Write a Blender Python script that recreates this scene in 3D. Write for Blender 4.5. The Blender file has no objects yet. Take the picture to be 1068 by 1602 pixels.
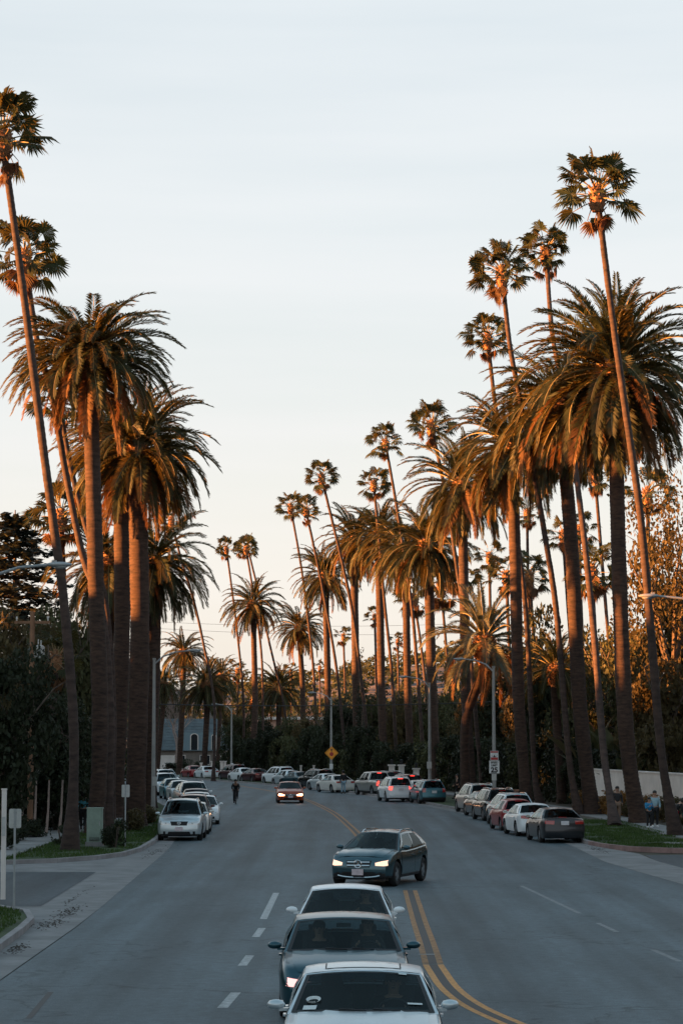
import bpy, math, random
from mathutils import Vector, Matrix, Quaternion, noise

SC = bpy.context.scene
COL = SC.collection
PI = math.pi
rad = math.radians

# ---------------------------------------------------------------- camera, sky, sun, exposure
CAM_H = 4.24
PITCH = math.atan((1159 - 801) / 3782.5)
cd = bpy.data.cameras.new("camera")
cd.sensor_fit = 'VERTICAL'
cd.sensor_height = 36.0
cd.lens = 85.0
cd.clip_start = 0.5
cd.clip_end = 6000
cam = bpy.data.objects.new("camera", cd)
COL.objects.link(cam)
cam.location = (0, 0, CAM_H)
cam.rotation_euler = (PI / 2 + PITCH, 0, 0)
SC.camera = cam

SUN_EL, SUN_AZ = rad(7.5), rad(-100)       # azimuth measured from +Y towards +X: light comes from the left
SUN_DIR = Vector((math.sin(SUN_AZ) * math.cos(SUN_EL), math.cos(SUN_AZ) * math.cos(SUN_EL), math.sin(SUN_EL)))

w = bpy.data.worlds.new("World")
SC.world = w
w.use_nodes = True
nt = w.node_tree
nt.nodes.clear()
N = nt.nodes.new
out = N('ShaderNodeOutputWorld')
sky = N('ShaderNodeTexSky')
sky.sky_type = 'NISHITA'
sky.sun_disc = False
sky.sun_elevation = SUN_EL
sky.sun_rotation = SUN_AZ
sky.dust_density = 2.0
bg1 = N('ShaderNodeBackground')
bg1.inputs['Strength'].default_value = 0.05
nt.links.new(sky.outputs[0], bg1.inputs[0])
# thin high cloud veil over the clear sky
geo = N('ShaderNodeTexCoord')
sep = N('ShaderNodeSeparateXYZ')
nt.links.new(geo.outputs['Generated'], sep.inputs[0])
ramp = N('ShaderNodeValToRGB')
cr = ramp.color_ramp
cr.elements[0].position = 0.0
cr.elements[0].color = (1.0, 0.90, 0.82, 1)
cr.elements[1].position = 1.0
cr.elements[1].color = (0.22, 0.37, 0.47, 1)
for pos_, c_ in ((0.06, (0.98, 0.92, 0.865)), (0.14, (0.90, 0.90, 0.90)), (0.21, (0.885, 0.908, 0.922)), (0.30, (0.83, 0.88, 0.91)), (0.5, (0.46, 0.62, 0.73))):
    e = cr.elements.new(pos_); e.color = (*c_, 1)
nt.links.new(sep.outputs['Z'], ramp.inputs[0])
mp = N('ShaderNodeMapping')
mp.inputs['Scale'].default_value = (1.2, 1.2, 13.0)
nt.links.new(geo.outputs['Generated'], mp.inputs[0])
nz = N('ShaderNodeTexNoise')
nz.inputs['Scale'].default_value = 1.7
nz.inputs['Detail'].default_value = 5
nt.links.new(mp.outputs[0], nz.inputs[0])
mr = N('ShaderNodeMapRange')
mr.inputs[1].default_value = 0.35; mr.inputs[2].default_value = 0.75
mr.inputs[3].default_value = 0.74; mr.inputs[4].default_value = 1.0
nt.links.new(nz.outputs[0], mr.inputs[0])
bg2 = N('ShaderNodeBackground')
bg2.inputs['Strength'].default_value = 0.162
nt.links.new(ramp.outputs[0], bg2.inputs[0])
mx = N('ShaderNodeMixShader')
nt.links.new(mr.outputs[0], mx.inputs[0])
nt.links.new(bg1.outputs[0], mx.inputs[1])
nt.links.new(bg2.outputs[0], mx.inputs[2])
nt.links.new(mx.outputs[0], out.inputs[0])

sl = bpy.data.lights.new("sun", 'SUN')
sl.energy = 5.0
sl.angle = rad(0.6)
sl.color = (1.0, 0.36, 0.085)
sun = bpy.data.objects.new("sun", sl)
COL.objects.link(sun)
sun.location = (-60, 40, 60)
sun.rotation_euler = SUN_DIR.to_track_quat('Z', 'Y').to_euler()

SC.view_settings.view_transform = 'Standard'
SC.view_settings.look = 'None'
SC.view_settings.exposure = 2.66
SC.view_settings.gamma = 1.0
SC.view_settings.use_curve_mapping = False
SC.render.engine = 'CYCLES'
SC.cycles.max_bounces = 5
SC.cycles.diffuse_bounces = 2
SC.cycles.glossy_bounces = 3
SC.cycles.transparent_max_bounces = 12
SC.cycles.transmission_bounces = 4
SC.cycles.use_denoising = True

# ---------------------------------------------------------------- geometry helpers
def ray(px, py):
    f = Vector((0, math.cos(PITCH), math.sin(PITCH)))
    u = Vector((0, -math.sin(PITCH), math.cos(PITCH)))
    return f * 3782.5 + Vector((1, 0, 0)) * (px - 534) + u * (801 - py)

def G(px, py, z=0.0):
    """Where the line of sight through a photograph point meets the height z."""
    d = ray(px, py)
    t = (z - CAM_H) / d.z
    return Vector((d.x * t, d.y * t, z))

def at(px, py, Y):
    d = ray(px, py)
    t = Y / d.y
    return Vector((d.x * t, Y, CAM_H + d.z * t))

def lin(pts, x):
    if x <= pts[0][0]:
        return pts[0][1]
    for (a, b), (c, d) in zip(pts, pts[1:]):
        if x <= c:
            return b + (d - b) * (x - a) / (c - a) if c > a else d
    return pts[-1][1]

def smooth(pts, x, wd=0.12):
    return sum(lin(pts, x + k * wd / 3) for k in (-3, -2, -1, 0, 1, 2, 3)) / 7

class MB:
    def __init__(s):
        s.v, s.f, s.m = [], [], []
    def add(s, vs, fs, mi=0):
        o = len(s.v)
        s.v += [tuple(p) for p in vs]
        for f in fs:
            s.f.append(tuple(i + o for i in f)); s.m.append(mi)
    def box(s, c, size, mi=0, rz=0.0, ry=0.0, rx=0.0, taper=1.0):
        hx, hy, hz = (q / 2 for q in size)
        M = Matrix.Rotation(rz, 3, 'Z') @ Matrix.Rotation(ry, 3, 'Y') @ Matrix.Rotation(rx, 3, 'X')
        vs = []
        for z in (-1, 1):
            k = taper if z > 0 else 1.0
            for x, y in ((-1, -1), (1, -1), (1, 1), (-1, 1)):
                vs.append(Vector(c) + M @ Vector((x * hx * k, y * hy * k, z * hz)))
        s.add(vs, [(3, 2, 1, 0), (4, 5, 6, 7), (0, 1, 5, 4), (1, 2, 6, 5), (2, 3, 7, 6), (3, 0, 4, 7)], mi)
    def tube(s, path, radii, n=8, mi=0, cap=True, squash=1.0):
        path = [Vector(p) for p in path]
        if not isinstance(radii, (list, tuple)):
            radii = [radii] * len(path)
        vs, fs = [], []
        ref = None
        for i, p in enumerate(path):
            d = (path[min(i + 1, len(path) - 1)] - path[max(i - 1, 0)])
            if d.length < 1e-9:
                d = Vector((0, 0, 1))
            d.normalize()
            if ref is None:
                ref = Vector((1, 0, 0)) if abs(d.x) < 0.9 else Vector((0, 1, 0))
            a = (ref - d * ref.dot(d)).normalized()
            ref = a
            b = d.cross(a)
            for k in range(n):
                t = 2 * PI * k / n
                vs.append(p + (a * math.cos(t) + b * math.sin(t) * squash) * radii[i])
        for i in range(len(path) - 1):
            for k in range(n):
                k2 = (k + 1) % n
                fs.append((i * n + k, i * n + k2, (i + 1) * n + k2, (i + 1) * n + k))
        if cap:
            fs.append(tuple(range(n - 1, -1, -1)))
            fs.append(tuple((len(path) - 1) * n + k for k in range(n)))
        s.add(vs, fs, mi)
    def grid(s, rows, mi=0, closed=False):
        n = len(rows[0])
        vs = [p for r in rows for p in r]
        fs = []
        for i in range(len(rows) - 1):
            for k in range(n if closed else n - 1):
                k2 = (k + 1) % n
                fs.append((i * n + k, i * n + k2, (i + 1) * n + k2, (i + 1) * n + k))
        s.add(vs, fs, mi)
    def ball(s, c, r, n=10, m=7, mi=0):
        c = Vector(c)
        if not isinstance(r, (tuple, list)):
            r = (r, r, r)
        rows = []
        for i in range(m + 1):
            t = PI * i / m
            q = max(math.sin(t), 0.02)
            rows.append([c + Vector((r[0] * q * math.cos(2 * PI * k / n), r[1] * q * math.sin(2 * PI * k / n), r[2] * math.cos(t))) for k in range(n)])
        s.grid(rows, mi, True)
    def disc(s, c, r, axis, n=20, mi=0, depth=0.0):
        c = Vector(c); ax = Vector(axis).normalized()
        a = ax.orthogonal().normalized(); b = ax.cross(a)
        ring = [c + (a * math.cos(2 * PI * k / n) + b * math.sin(2 * PI * k / n)) * r for k in range(n)]
        if depth:
            s.add(ring + [p - ax * depth for p in ring], [tuple(range(n))] + [(k, k + n, (k + 1) % n + n, (k + 1) % n) for k in range(n)], mi)
        else:
            s.add(ring, [tuple(range(n))], mi)
    def mesh(s, name, mats=(), sm=True, angle=40):
        me = bpy.data.meshes.new(name)
        me.from_pydata(s.v, [], s.f)
        for m in (mats if isinstance(mats, (list, tuple)) else [mats]):
            me.materials.append(m)
        if any(s.m):
            me.polygons.foreach_set('material_index', s.m)
        if sm:
            me.polygons.foreach_set('use_smooth', [True] * len(s.f))
            if angle < 180:
                me.set_sharp_from_angle(angle=rad(angle))
        me.update()
        return me
    def obj(s, name, mats, parent=None, sm=True, angle=40):
        return link(name, s.mesh(name, mats, sm, angle), parent)

def link(name, data, parent=None):
    o = bpy.data.objects.new(name, data)
    COL.objects.link(o)
    if parent is not None:
        o.parent = parent
    return o

def tag(o, label=None, cat=None, group=None, kind=None):
    if label: o['label'] = label
    if cat: o['category'] = cat
    if group: o['group'] = group
    if kind: o['kind'] = kind
    return o

def thing(name, loc, label, cat, group=None, rz=0.0):
    o = link(name, None)
    o.location = loc
    o.rotation_euler = (0, 0, rz)
    o.empty_display_size = 0.2
    return tag(o, label, cat, group)

# ---------------------------------------------------------------- materials
def new_mat(name):
    m = bpy.data.materials.new(name)
    m.use_nodes = True
    return m, m.node_tree, m.node_tree.nodes['Principled BSDF']

def mat(name, col, rough=0.6, metal=0.0, var=0.0, scale=6.0, bump=0.0, bscale=30.0, spec=0.5, stretch=None, rnd=0.0, coat=0.0, col2=None):
    m, t, b = new_mat(name)
    b.inputs['Roughness'].default_value = rough
    b.inputs['Metallic'].default_value = metal
    b.inputs['Specular IOR Level'].default_value = spec
    b.inputs['Coat Weight'].default_value = coat
    b.inputs['Coat Roughness'].default_value = 0.04
    b.inputs['Base Color'].default_value = (*col, 1)
    if var or bump or rnd or col2:
        tc = t.nodes.new('ShaderNodeTexCoord')
        mp = t.nodes.new('ShaderNodeMapping')
        if stretch: mp.inputs['Scale'].default_value = stretch
        t.links.new(tc.outputs['Object'], mp.inputs[0])
    if var or rnd or col2:
        n = t.nodes.new('ShaderNodeTexNoise')
        n.inputs['Scale'].default_value = scale
        n.inputs['Detail'].default_value = 6
        n.inputs['Roughness'].default_value = 0.65
        t.links.new(mp.outputs[0], n.inputs[0])
        r = t.nodes.new('ShaderNodeValToRGB')
        c0 = tuple(c * (1 - var) for c in col)
        c1 = col2 if col2 else tuple(min(c * (1 + var), 1) for c in col)
        r.color_ramp.elements[0].position = 0.32; r.color_ramp.elements[0].color = (*c0, 1)
        r.color_ramp.elements[1].position = 0.68; r.color_ramp.elements[1].color = (*c1, 1)
        t.links.new(n.outputs[0], r.inputs[0])
        last = r.outputs[0]
        if rnd:
            oi = t.nodes.new('ShaderNodeObjectInfo')
            hs = t.nodes.new('ShaderNodeHueSaturation')
            q = t.nodes.new('ShaderNodeMapRange')
            q.inputs[3].default_value = 1 - rnd; q.inputs[4].default_value = 1 + rnd
            t.links.new(oi.outputs['Random'], q.inputs[0])
            t.links.new(q.outputs[0], hs.inputs['Value'])
            t.links.new(last, hs.inputs['Color'])
            last = hs.outputs[0]
        t.links.new(last, b.inputs['Base Color'])
    if bump:
        n2 = t.nodes.new('ShaderNodeTexNoise')
        n2.inputs['Scale'].default_value = bscale
        n2.inputs['Detail'].default_value = 4
        t.links.new(mp.outputs[0], n2.inputs[0])
        bp = t.nodes.new('ShaderNodeBump')
        bp.inputs['Strength'].default_value = bump
        bp.inputs['Distance'].default_value = 0.02
        t.links.new(n2.outputs[0], bp.inputs['Height'])
        t.links.new(bp.outputs[0], b.inputs['Normal'])
    return m

def leaf_mat(name, col, trans=0.25, rough=0.5, var=0.45, scale=1.3, tcol=None, rnd=0.2, spec=0.14):
    m = mat(name, col, rough, var=var, scale=scale, rnd=rnd, spec=spec)
    t = m.node_tree
    b = t.nodes['Principled BSDF']
    tr = t.nodes.new('ShaderNodeBsdfTranslucent')
    tr.inputs[0].default_value = (*(tcol or tuple(c * 1.6 for c in col)), 1)
    mxs = t.nodes.new('ShaderNodeMixShader')
    mxs.inputs[0].default_value = trans
    t.links.new(b.outputs[0], mxs.inputs[1]); t.links.new(tr.outputs[0], mxs.inputs[2])
    t.links.new(mxs.outputs[0], t.nodes['Material Output'].inputs[0])
    return m

def emit(name, col, s):
    m, t, b = new_mat(name)
    b.inputs['Base Color'].default_value = (*col, 1)
    b.inputs['Emission Color'].default_value = (*col, 1)
    b.inputs['Emission Strength'].default_value = s
    b.inputs['Roughness'].default_value = 0.2
    return m

def paint(name, col, metal=0.0, rough=0.32):
    m = mat(name, col, rough, metal, coat=0.4, var=0.05, scale=3)
    return m

def glass_mat(name, tint, refl=0.08, gcol=(0.75, 0.85, 0.87)):
    m, t, b = new_mat(name)
    t.nodes.remove(b)
    tr = t.nodes.new('ShaderNodeBsdfTransparent'); tr.inputs[0].default_value = (*tint, 1)
    gl = t.nodes.new('ShaderNodeBsdfGlossy'); gl.inputs['Roughness'].default_value = 0.03
    gl.inputs[0].default_value = (*gcol, 1)
    lw = t.nodes.new('ShaderNodeLayerWeight'); lw.inputs['Blend'].default_value = 0.5
    pw = t.nodes.new('ShaderNodeMath'); pw.operation = 'POWER'; pw.inputs[1].default_value = 6.0
    t.links.new(lw.outputs['Facing'], pw.inputs[0])
    ad = t.nodes.new('ShaderNodeMath'); ad.operation = 'MULTIPLY_ADD'; ad.inputs[1].default_value = 0.9; ad.inputs[2].default_value = refl
    t.links.new(pw.outputs[0], ad.inputs[0])
    mxs = t.nodes.new('ShaderNodeMixShader')
    t.links.new(ad.outputs[0], mxs.inputs[0]); t.links.new(tr.outputs[0], mxs.inputs[1]); t.links.new(gl.outputs[0], mxs.inputs[2])
    t.links.new(mxs.outputs[0], t.nodes['Material Output'].inputs[0])
    return m

def asphalt_mat(name, col):
    m, t, b = new_mat(name)
    L = t.links.new
    tc = t.nodes.new('ShaderNodeTexCoord')
    mp = t.nodes.new('ShaderNodeMapping'); mp.inputs['Scale'].default_value = (1.0, 0.22, 1)
    L(tc.outputs['Object'], mp.inputs[0])
    n1 = t.nodes.new('ShaderNodeTexNoise'); n1.inputs['Scale'].default_value = 0.55; n1.inputs['Detail'].default_value = 7; n1.inputs['Roughness'].default_value = 0.62
    L(mp.outputs[0], n1.inputs[0])
    n2 = t.nodes.new('ShaderNodeTexNoise'); n2.inputs['Scale'].default_value = 34; n2.inputs['Detail'].default_value = 3
    L(tc.outputs['Object'], n2.inputs[0])
    r1 = t.nodes.new('ShaderNodeValToRGB')
    r1.color_ramp.elements[0].position = 0.3; r1.color_ramp.elements[0].color = (*[c * 0.72 for c in col], 1)
    r1.color_ramp.elements[1].position = 0.72; r1.color_ramp.elements[1].color = (*[c * 1.25 for c in col], 1)
    L(n1.outputs[0], r1.inputs[0])
    r2 = t.nodes.new('ShaderNodeMapRange'); r2.inputs[1].default_value = 0.3; r2.inputs[2].default_value = 0.7; r2.inputs[3].default_value = 0.72; r2.inputs[4].default_value = 1.3
    L(n2.outputs[0], r2.inputs[0])
    mu = t.nodes.new('ShaderNodeMix'); mu.data_type = 'RGBA'; mu.blend_type = 'MULTIPLY'; mu.inputs[0].default_value = 1
    L(r1.outputs[0], mu.inputs[6]); L(r2.outputs[0], mu.inputs[7])
    # fine dark crack sealing lines
    vo = t.nodes.new('ShaderNodeTexVoronoi'); vo.feature = 'DISTANCE_TO_EDGE'; vo.inputs['Scale'].default_value = 0.09
    nd = t.nodes.new('ShaderNodeTexNoise'); nd.inputs['Scale'].default_value = 0.7; nd.inputs['Detail'].default_value = 4
    L(tc.outputs['Object'], nd.inputs[0])
    mv = t.nodes.new('ShaderNodeMix'); mv.data_type = 'VECTOR'; mv.inputs[0].default_value = 0.75
    L(tc.outputs['Object'], mv.inputs[4])
    sc2 = t.nodes.new('ShaderNodeVectorMath'); sc2.operation = 'MULTIPLY_ADD'; sc2.inputs[1].default_value = (4, 4, 0)
    L(nd.outputs['Color'], sc2.inputs[0]); L(tc.outputs['Object'], sc2.inputs[2])
    L(sc2.outputs[0], vo.inputs[0])
    cm = t.nodes.new('ShaderNodeMapRange'); cm.inputs[1].default_value = 0.0; cm.inputs[2].default_value = 0.006; cm.inputs[3].default_value = 0.55; cm.inputs[4].default_value = 1.0
    L(vo.outputs[0], cm.inputs[0])
    m3 = t.nodes.new('ShaderNodeMix'); m3.data_type = 'RGBA'; m3.blend_type = 'MULTIPLY'; m3.inputs[0].default_value = 1
    L(mu.outputs[2], m3.inputs[6]); L(cm.outputs[0], m3.inputs[7])
    mp4 = t.nodes.new('ShaderNodeMapping'); mp4.inputs['Scale'].default_value = (0.75, 0.012, 1)
    L(tc.outputs['Object'], mp4.inputs[0])
    n4 = t.nodes.new('ShaderNodeTexNoise'); n4.inputs['Scale'].default_value = 1.0; n4.inputs['Detail'].default_value = 4; n4.inputs['Roughness'].default_value = 0.55
    L(mp4.outputs[0], n4.inputs[0])
    r4 = t.nodes.new('ShaderNodeMapRange'); r4.inputs[1].default_value = 0.36; r4.inputs[2].default_value = 0.64; r4.inputs[3].default_value = 0.66; r4.inputs[4].default_value = 1.2
    L(n4.outputs[0], r4.inputs[0])
    m4 = t.nodes.new('ShaderNodeMix'); m4.data_type = 'RGBA'; m4.blend_type = 'MULTIPLY'; m4.inputs[0].default_value = 1
    L(m3.outputs[2], m4.inputs[6]); L(r4.outputs[0], m4.inputs[7])
    n5 = t.nodes.new('ShaderNodeTexNoise'); n5.inputs['Scale'].default_value = 1.1; n5.inputs['Detail'].default_value = 2
    L(tc.outputs['Object'], n5.inputs[0])
    r5 = t.nodes.new('ShaderNodeMapRange'); r5.inputs[1].default_value = 0.66; r5.inputs[2].default_value = 0.78; r5.inputs[3].default_value = 1.0; r5.inputs[4].default_value = 0.6
    L(n5.outputs[0], r5.inputs[0])
    m5 = t.nodes.new('ShaderNodeMix'); m5.data_type = 'RGBA'; m5.blend_type = 'MULTIPLY'; m5.inputs[0].default_value = 1
    L(m4.outputs[2], m5.inputs[6]); L(r5.outputs[0], m5.inputs[7])
    n6 = t.nodes.new('ShaderNodeTexNoise'); n6.inputs['Scale'].default_value = 4.5; n6.inputs['Detail'].default_value = 5; n6.inputs['Roughness'].default_value = 0.75
    L(tc.outputs['Object'], n6.inputs[0])
    r6 = t.nodes.new('ShaderNodeMapRange'); r6.inputs[1].default_value = 0.35; r6.inputs[2].default_value = 0.65; r6.inputs[3].default_value = 0.80; r6.inputs[4].default_value = 1.2
    L(n6.outputs[0], r6.inputs[0])
    m6 = t.nodes.new('ShaderNodeMix'); m6.data_type = 'RGBA'; m6.blend_type = 'MULTIPLY'; m6.inputs[0].default_value = 1
    L(m5.outputs[2], m6.inputs[6]); L(r6.outputs[0], m6.inputs[7])
    L(m6.outputs[2], b.inputs['Base Color'])
    b.inputs['Roughness'].default_value = 0.62
    b.inputs['Specular IOR Level'].default_value = 0.25
    bp = t.nodes.new('ShaderNodeBump'); bp.inputs['Strength'].default_value = 0.5; bp.inputs['Distance'].default_value = 0.01
    L(n2.outputs[0], bp.inputs['Height']); L(bp.outputs[0], b.inputs['Normal'])
    return m

M = {}
M['asphalt'] = asphalt_mat('asphalt', (0.090, 0.118, 0.132))
M['side_asphalt'] = asphalt_mat('side_street_asphalt', (0.055, 0.07, 0.08))
M['concrete'] = mat('concrete', (0.20, 0.195, 0.195), 0.85, var=0.28, scale=0.9, bump=0.3, bscale=25)
M['kerb'] = mat('kerb_concrete', (0.27, 0.25, 0.25), 0.85, var=0.3, scale=1.2, bump=0.4, bscale=20)
M['red_kerb'] = mat('worn_red_kerb', (0.26, 0.17, 0.16), 0.85, var=0.35, scale=1.5, bump=0.4, bscale=20)
M['slab'] = mat('pavement_concrete', (0.22, 0.215, 0.21), 0.9, var=0.25, scale=1.0, rnd=0.08)
M['soil'] = mat('soil', (0.055, 0.045, 0.03), 0.95, var=0.5, scale=0.5)
M['lawn'] = mat('lawn_turf', (0.035, 0.055, 0.018), 0.95, var=0.55, scale=0.7, bump=0.6, bscale=40)
M['grass'] = leaf_mat('grass_blade', (0.05, 0.085, 0.022), 0.2, rnd=0.0, scale=0.8)
M['yellow'] = mat('worn_yellow_paint', (0.33, 0.16, 0.06), 0.7, var=0.6, scale=7.0)
M['yellow_new'] = mat('fresh_yellow_paint', (0.58, 0.25, 0.05), 0.6, var=0.4, scale=9.0)
M['white_line'] = mat('white_road_paint', (0.40, 0.41, 0.41), 0.7, var=0.5, scale=9.0)
M['faint_line'] = mat('faded_white_road_paint', (0.20, 0.215, 0.22), 0.7, var=0.3, scale=4.0)
M['tar'] = mat('tar_strip', (0.018, 0.018, 0.02), 0.6)
M['bark_date'] = mat('date_palm_bark', (0.050, 0.028, 0.020), 0.9, var=0.65, scale=2.2, bump=1.0, bscale=7, stretch=(1, 1, 4.0), rnd=0.12)
M['bark_fan'] = mat('fan_palm_bark', (0.054, 0.034, 0.028), 0.9, var=0.55, scale=1.6, bump=0.8, bscale=6, stretch=(1, 1, 3.0), rnd=0.12)
M['boot'] = mat('cut_frond_stubs', (0.27, 0.14, 0.07), 0.9, var=0.5, scale=5.0, bump=0.6, bscale=12)  # orange raised to put sun glow into the stub colour
M['frond'] = leaf_mat('date_frond', (0.029, 0.036, 0.017), 0.22, 0.45, tcol=(0.19, 0.13, 0.03), rnd=0.3)  # orange translucency adds to the sunlit glow of the fronds
M['frond_dry'] = leaf_mat('dry_date_frond', (0.11, 0.06, 0.028), 0.25, 0.6, tcol=(0.3, 0.13, 0.04), rnd=0.3)
M['frond_grey'] = leaf_mat('grey_feather_frond', (0.09, 0.10, 0.075), 0.20, 0.45, tcol=(0.16, 0.15, 0.06), rnd=0.2)
M['rachis'] = mat('frond_midrib', (0.20, 0.16, 0.07), 0.6)
M['fan'] = leaf_mat('fan_leaf', (0.032, 0.042, 0.020), 0.25, 0.5, tcol=(0.15, 0.12, 0.035), rnd=0.3)
M['fan_dry'] = leaf_mat('dry_fan_leaf', (0.12, 0.075, 0.045), 0.3, 0.65, tcol=(0.34, 0.16, 0.06), rnd=0.3)
M['leaf_dark'] = leaf_mat('dark_foliage', (0.032, 0.040, 0.022), 0.2, rnd=0.3)
M['leaf_mid'] = leaf_mat('green_foliage', (0.064, 0.068, 0.032), 0.25, rnd=0.3)
M['leaf_olive'] = leaf_mat('olive_foliage', (0.095, 0.076, 0.036), 0.3, rnd=0.3)
M['leaf_warm_lit'] = leaf_mat('warm_lit_foliage', (0.078, 0.062, 0.026), 0.30, rnd=0.2)  # brownish leaf colour carries some of the orange sunlight
M['leaf_hedge'] = leaf_mat('hedge_foliage', (0.022, 0.027, 0.014), 0.15, rnd=0.25)
M['leaf_flower'] = leaf_mat('orange_flowering_foliage', (0.20, 0.10, 0.03), 0.3, var=0.7, scale=2.5, rnd=0.2)
M['needle'] = leaf_mat('cedar_needles', (0.035, 0.042, 0.034), 0.12, rnd=0.2)
M['bark'] = mat('tree_bark', (0.10, 0.075, 0.06), 0.9, var=0.4, scale=3, bump=0.7, bscale=8)
M['bark_pale'] = mat('pale_bark', (0.33, 0.25, 0.22), 0.9, var=0.3, scale=3, bump=0.5, bscale=8)
M['steel'] = mat('galvanised_steel', (0.34, 0.36, 0.37), 0.5, 0.35, var=0.15, scale=3)
M['pole_concrete'] = mat('lamp_pole_concrete', (0.30, 0.30, 0.29), 0.8, var=0.15, scale=2)
M['sign_back'] = mat('sign_back_aluminium', (0.48, 0.49, 0.48), 0.5, 0.3, var=0.1)
M['white'] = mat('white_sign_face', (0.72, 0.73, 0.73), 0.5)
M['red'] = mat('red_sign_print', (0.42, 0.035, 0.03), 0.5)
M['black'] = mat('black_print', (0.012, 0.012, 0.014), 0.6)
M['orange_sign'] = mat('orange_sign_face', (0.95, 0.36, 0.03), 0.45)
M['box_green'] = mat('cabinet_grey_green', (0.23, 0.30, 0.25), 0.6, var=0.15, scale=3)
M['wood'] = mat('utility_pole_wood', (0.22, 0.12, 0.07), 0.9, var=0.35, scale=4, stretch=(1, 1, 0.15))
M['wire'] = mat('cable_black', (0.015, 0.015, 0.015), 0.6)
M['stucco'] = mat('white_stucco', (0.72, 0.66, 0.62), 0.9, var=0.12, scale=0.8, bump=0.2)
M['stone'] = mat('beige_wall', (0.20, 0.175, 0.155), 0.9, var=0.2, scale=1.0)
M['roof_blue'] = mat('slate_roof', (0.11, 0.145, 0.165), 0.7, var=0.25, scale=1.0)
M['roof_panel'] = mat('dormer_blue_grey', (0.17, 0.25, 0.29), 0.6, var=0.1)
M['peach'] = mat('peach_stucco', (0.50, 0.31, 0.24), 0.9, var=0.1)
M['win_dark'] = mat('dark_window_pane', (0.02, 0.025, 0.03), 0.08, spec=0.7)
M['hill'] = mat('dry_hillside', (0.10, 0.092, 0.10), 0.95, var=0.6, scale=0.035)
M['litter'] = mat('brown_leaf_litter', (0.05, 0.037, 0.027), 0.95, var=0.5, scale=4)
M['terracotta'] = mat('terracotta_planter', (0.36, 0.19, 0.13), 0.9, var=0.3, scale=2)

# ---------------------------------------------------------------- the road and what it runs through
LEFT = [(101, -7.65), (125, -8.5), (150, -10.5), (172, -13.2), (195, -17.0), (220, -23.0), (250, -33.0), (280, -46.0), (330, -72.0)]
RIGHT = [(101, 10.05), (125, 9.1), (151, 7.0), (175, 4.5), (200, 0.6), (226, -5.0), (250, -11.0), (272, -17.0), (300, -26.0), (340, -42.0), (400, -70.0)]
def LX(y): return smooth(LEFT, y, 9)
def RX(y): return smooth(RIGHT, y, 9)
def frange(a, b, s):
    out = []
    while a < b - 1e-6:
        out.append(a); a += s
    return out + [b]

def offset(path, d):
    res = []
    for i, p in enumerate(path):
        a = Vector(path[max(i - 1, 0)]); b = Vector(path[min(i + 1, len(path) - 1)])
        t = (b - a).normalized()
        res.append((p[0] + t.y * d, p[1] - t.x * d))
    return res

def ribbon(name, a, b, z, m, kind='structure'):
    mb = MB()
    mb.grid([[(p[0], p[1], z) for p in a], [(p[0], p[1], z) for p in b]])
    me = mb.mesh(name, m, sm=False)
    # face up
    import bmesh
    bm = bmesh.new(); bm.from_mesh(me)
    for f in bm.faces:
        if f.normal.z < 0: f.normal_flip()
    bm.to_mesh(me); bm.free()
    return tag(link(name, me), kind=kind)

def poly(name, pts, z, m, kind='structure'):
    me = bpy.data.meshes.new(name)
    me.from_pydata([(x, y, z) for x, y in pts], [], [tuple(range(len(pts)))])
    me.materials.append(m)
    if me.polygons[0].normal.z < 0: me.flip_normals()
    return tag(link(name, me), kind=kind)

poly('ground', [(-3500, -400), (3500, -400), (3500, 4500), (-3500, 4500)], -0.06, M['soil'])

near_left = [(-6.6, 18), (-6.75, 38), (-6.85, 48), (-7.0, 54), (-7.15, 57), (-7.6, 59.6), (-8.6, 61.4), (-10.3, 62.3), (-13, 62.6), (-26, 62.8)]
far_left = [(-30, 83.4), (-18, 83.5), (-14, 83.6), (-11.5, 84.0), (-9.9, 85.2), (-8.7, 87.4), (-8.0, 90), (-7.7, 94)] + [(LX(y), y) for y in frange(101, 330, 6)]
right_k = [(40, 91.6), (22, 92.0), (15, 92.5), (12.6, 93.4), (11.1, 95.0), (10.35, 97.6), (10.1, 100)] + [(RX(y), y) for y in frange(104, 400, 6)]

yy = frange(14, 400, 6)
def lip_l(y): return -6.05 if y < 60 else lin([(60, -6.1), (92, -6.7), (101, -6.95)], y) if y < 101 else LX(y) + 0.7
def lip_r(y): return lin([(14, 13.0), (60, 10.9), (72, 10.15), (85, 9.25), (101, 9.35)], y) if y < 101 else RX(y) - 0.7
ribbon('road', [(lip_l(y) if y < 330 else LX(330) - (y - 330), y) for y in yy], [(lip_r(y), y) for y in yy], 0.0, M['asphalt'])
ribbon('gutter', [(lip_l(y) - 0.02 if y < 62 else lip_l(y), y) for y in frange(14, 330, 6)], [(lip_l(y) - (1.3 if y < 101 else 0.85), y) for y in frange(14, 330, 6)], 0.004, M['concrete'])
ribbon('gutter', [(lip_r(y), y) for y in frange(14, 400, 6)], [(lip_r(y) + (1.9 if y < 96 else 0.95), y) for y in frange(14, 400, 6)], 0.004, M['concrete'])
poly('apron', [(-40, 57.5), (-6.9, 57.5), (-6.9, 96), (-9, 96), (-9, 88), (-40, 88)], 0.0, M['concrete'])
poly('side_street', [(-60, 62.9), (-7.72, 62.9), (-7.95, 79.2), (-60, 79.0)], 0.008, M['side_asphalt'])
poly('side_street', [(lip_r(72) + 1.95, 60), (60, 60), (60, 91), (11.3, 91), (11.1, 84)], 0.002, M['side_asphalt'])

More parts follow.
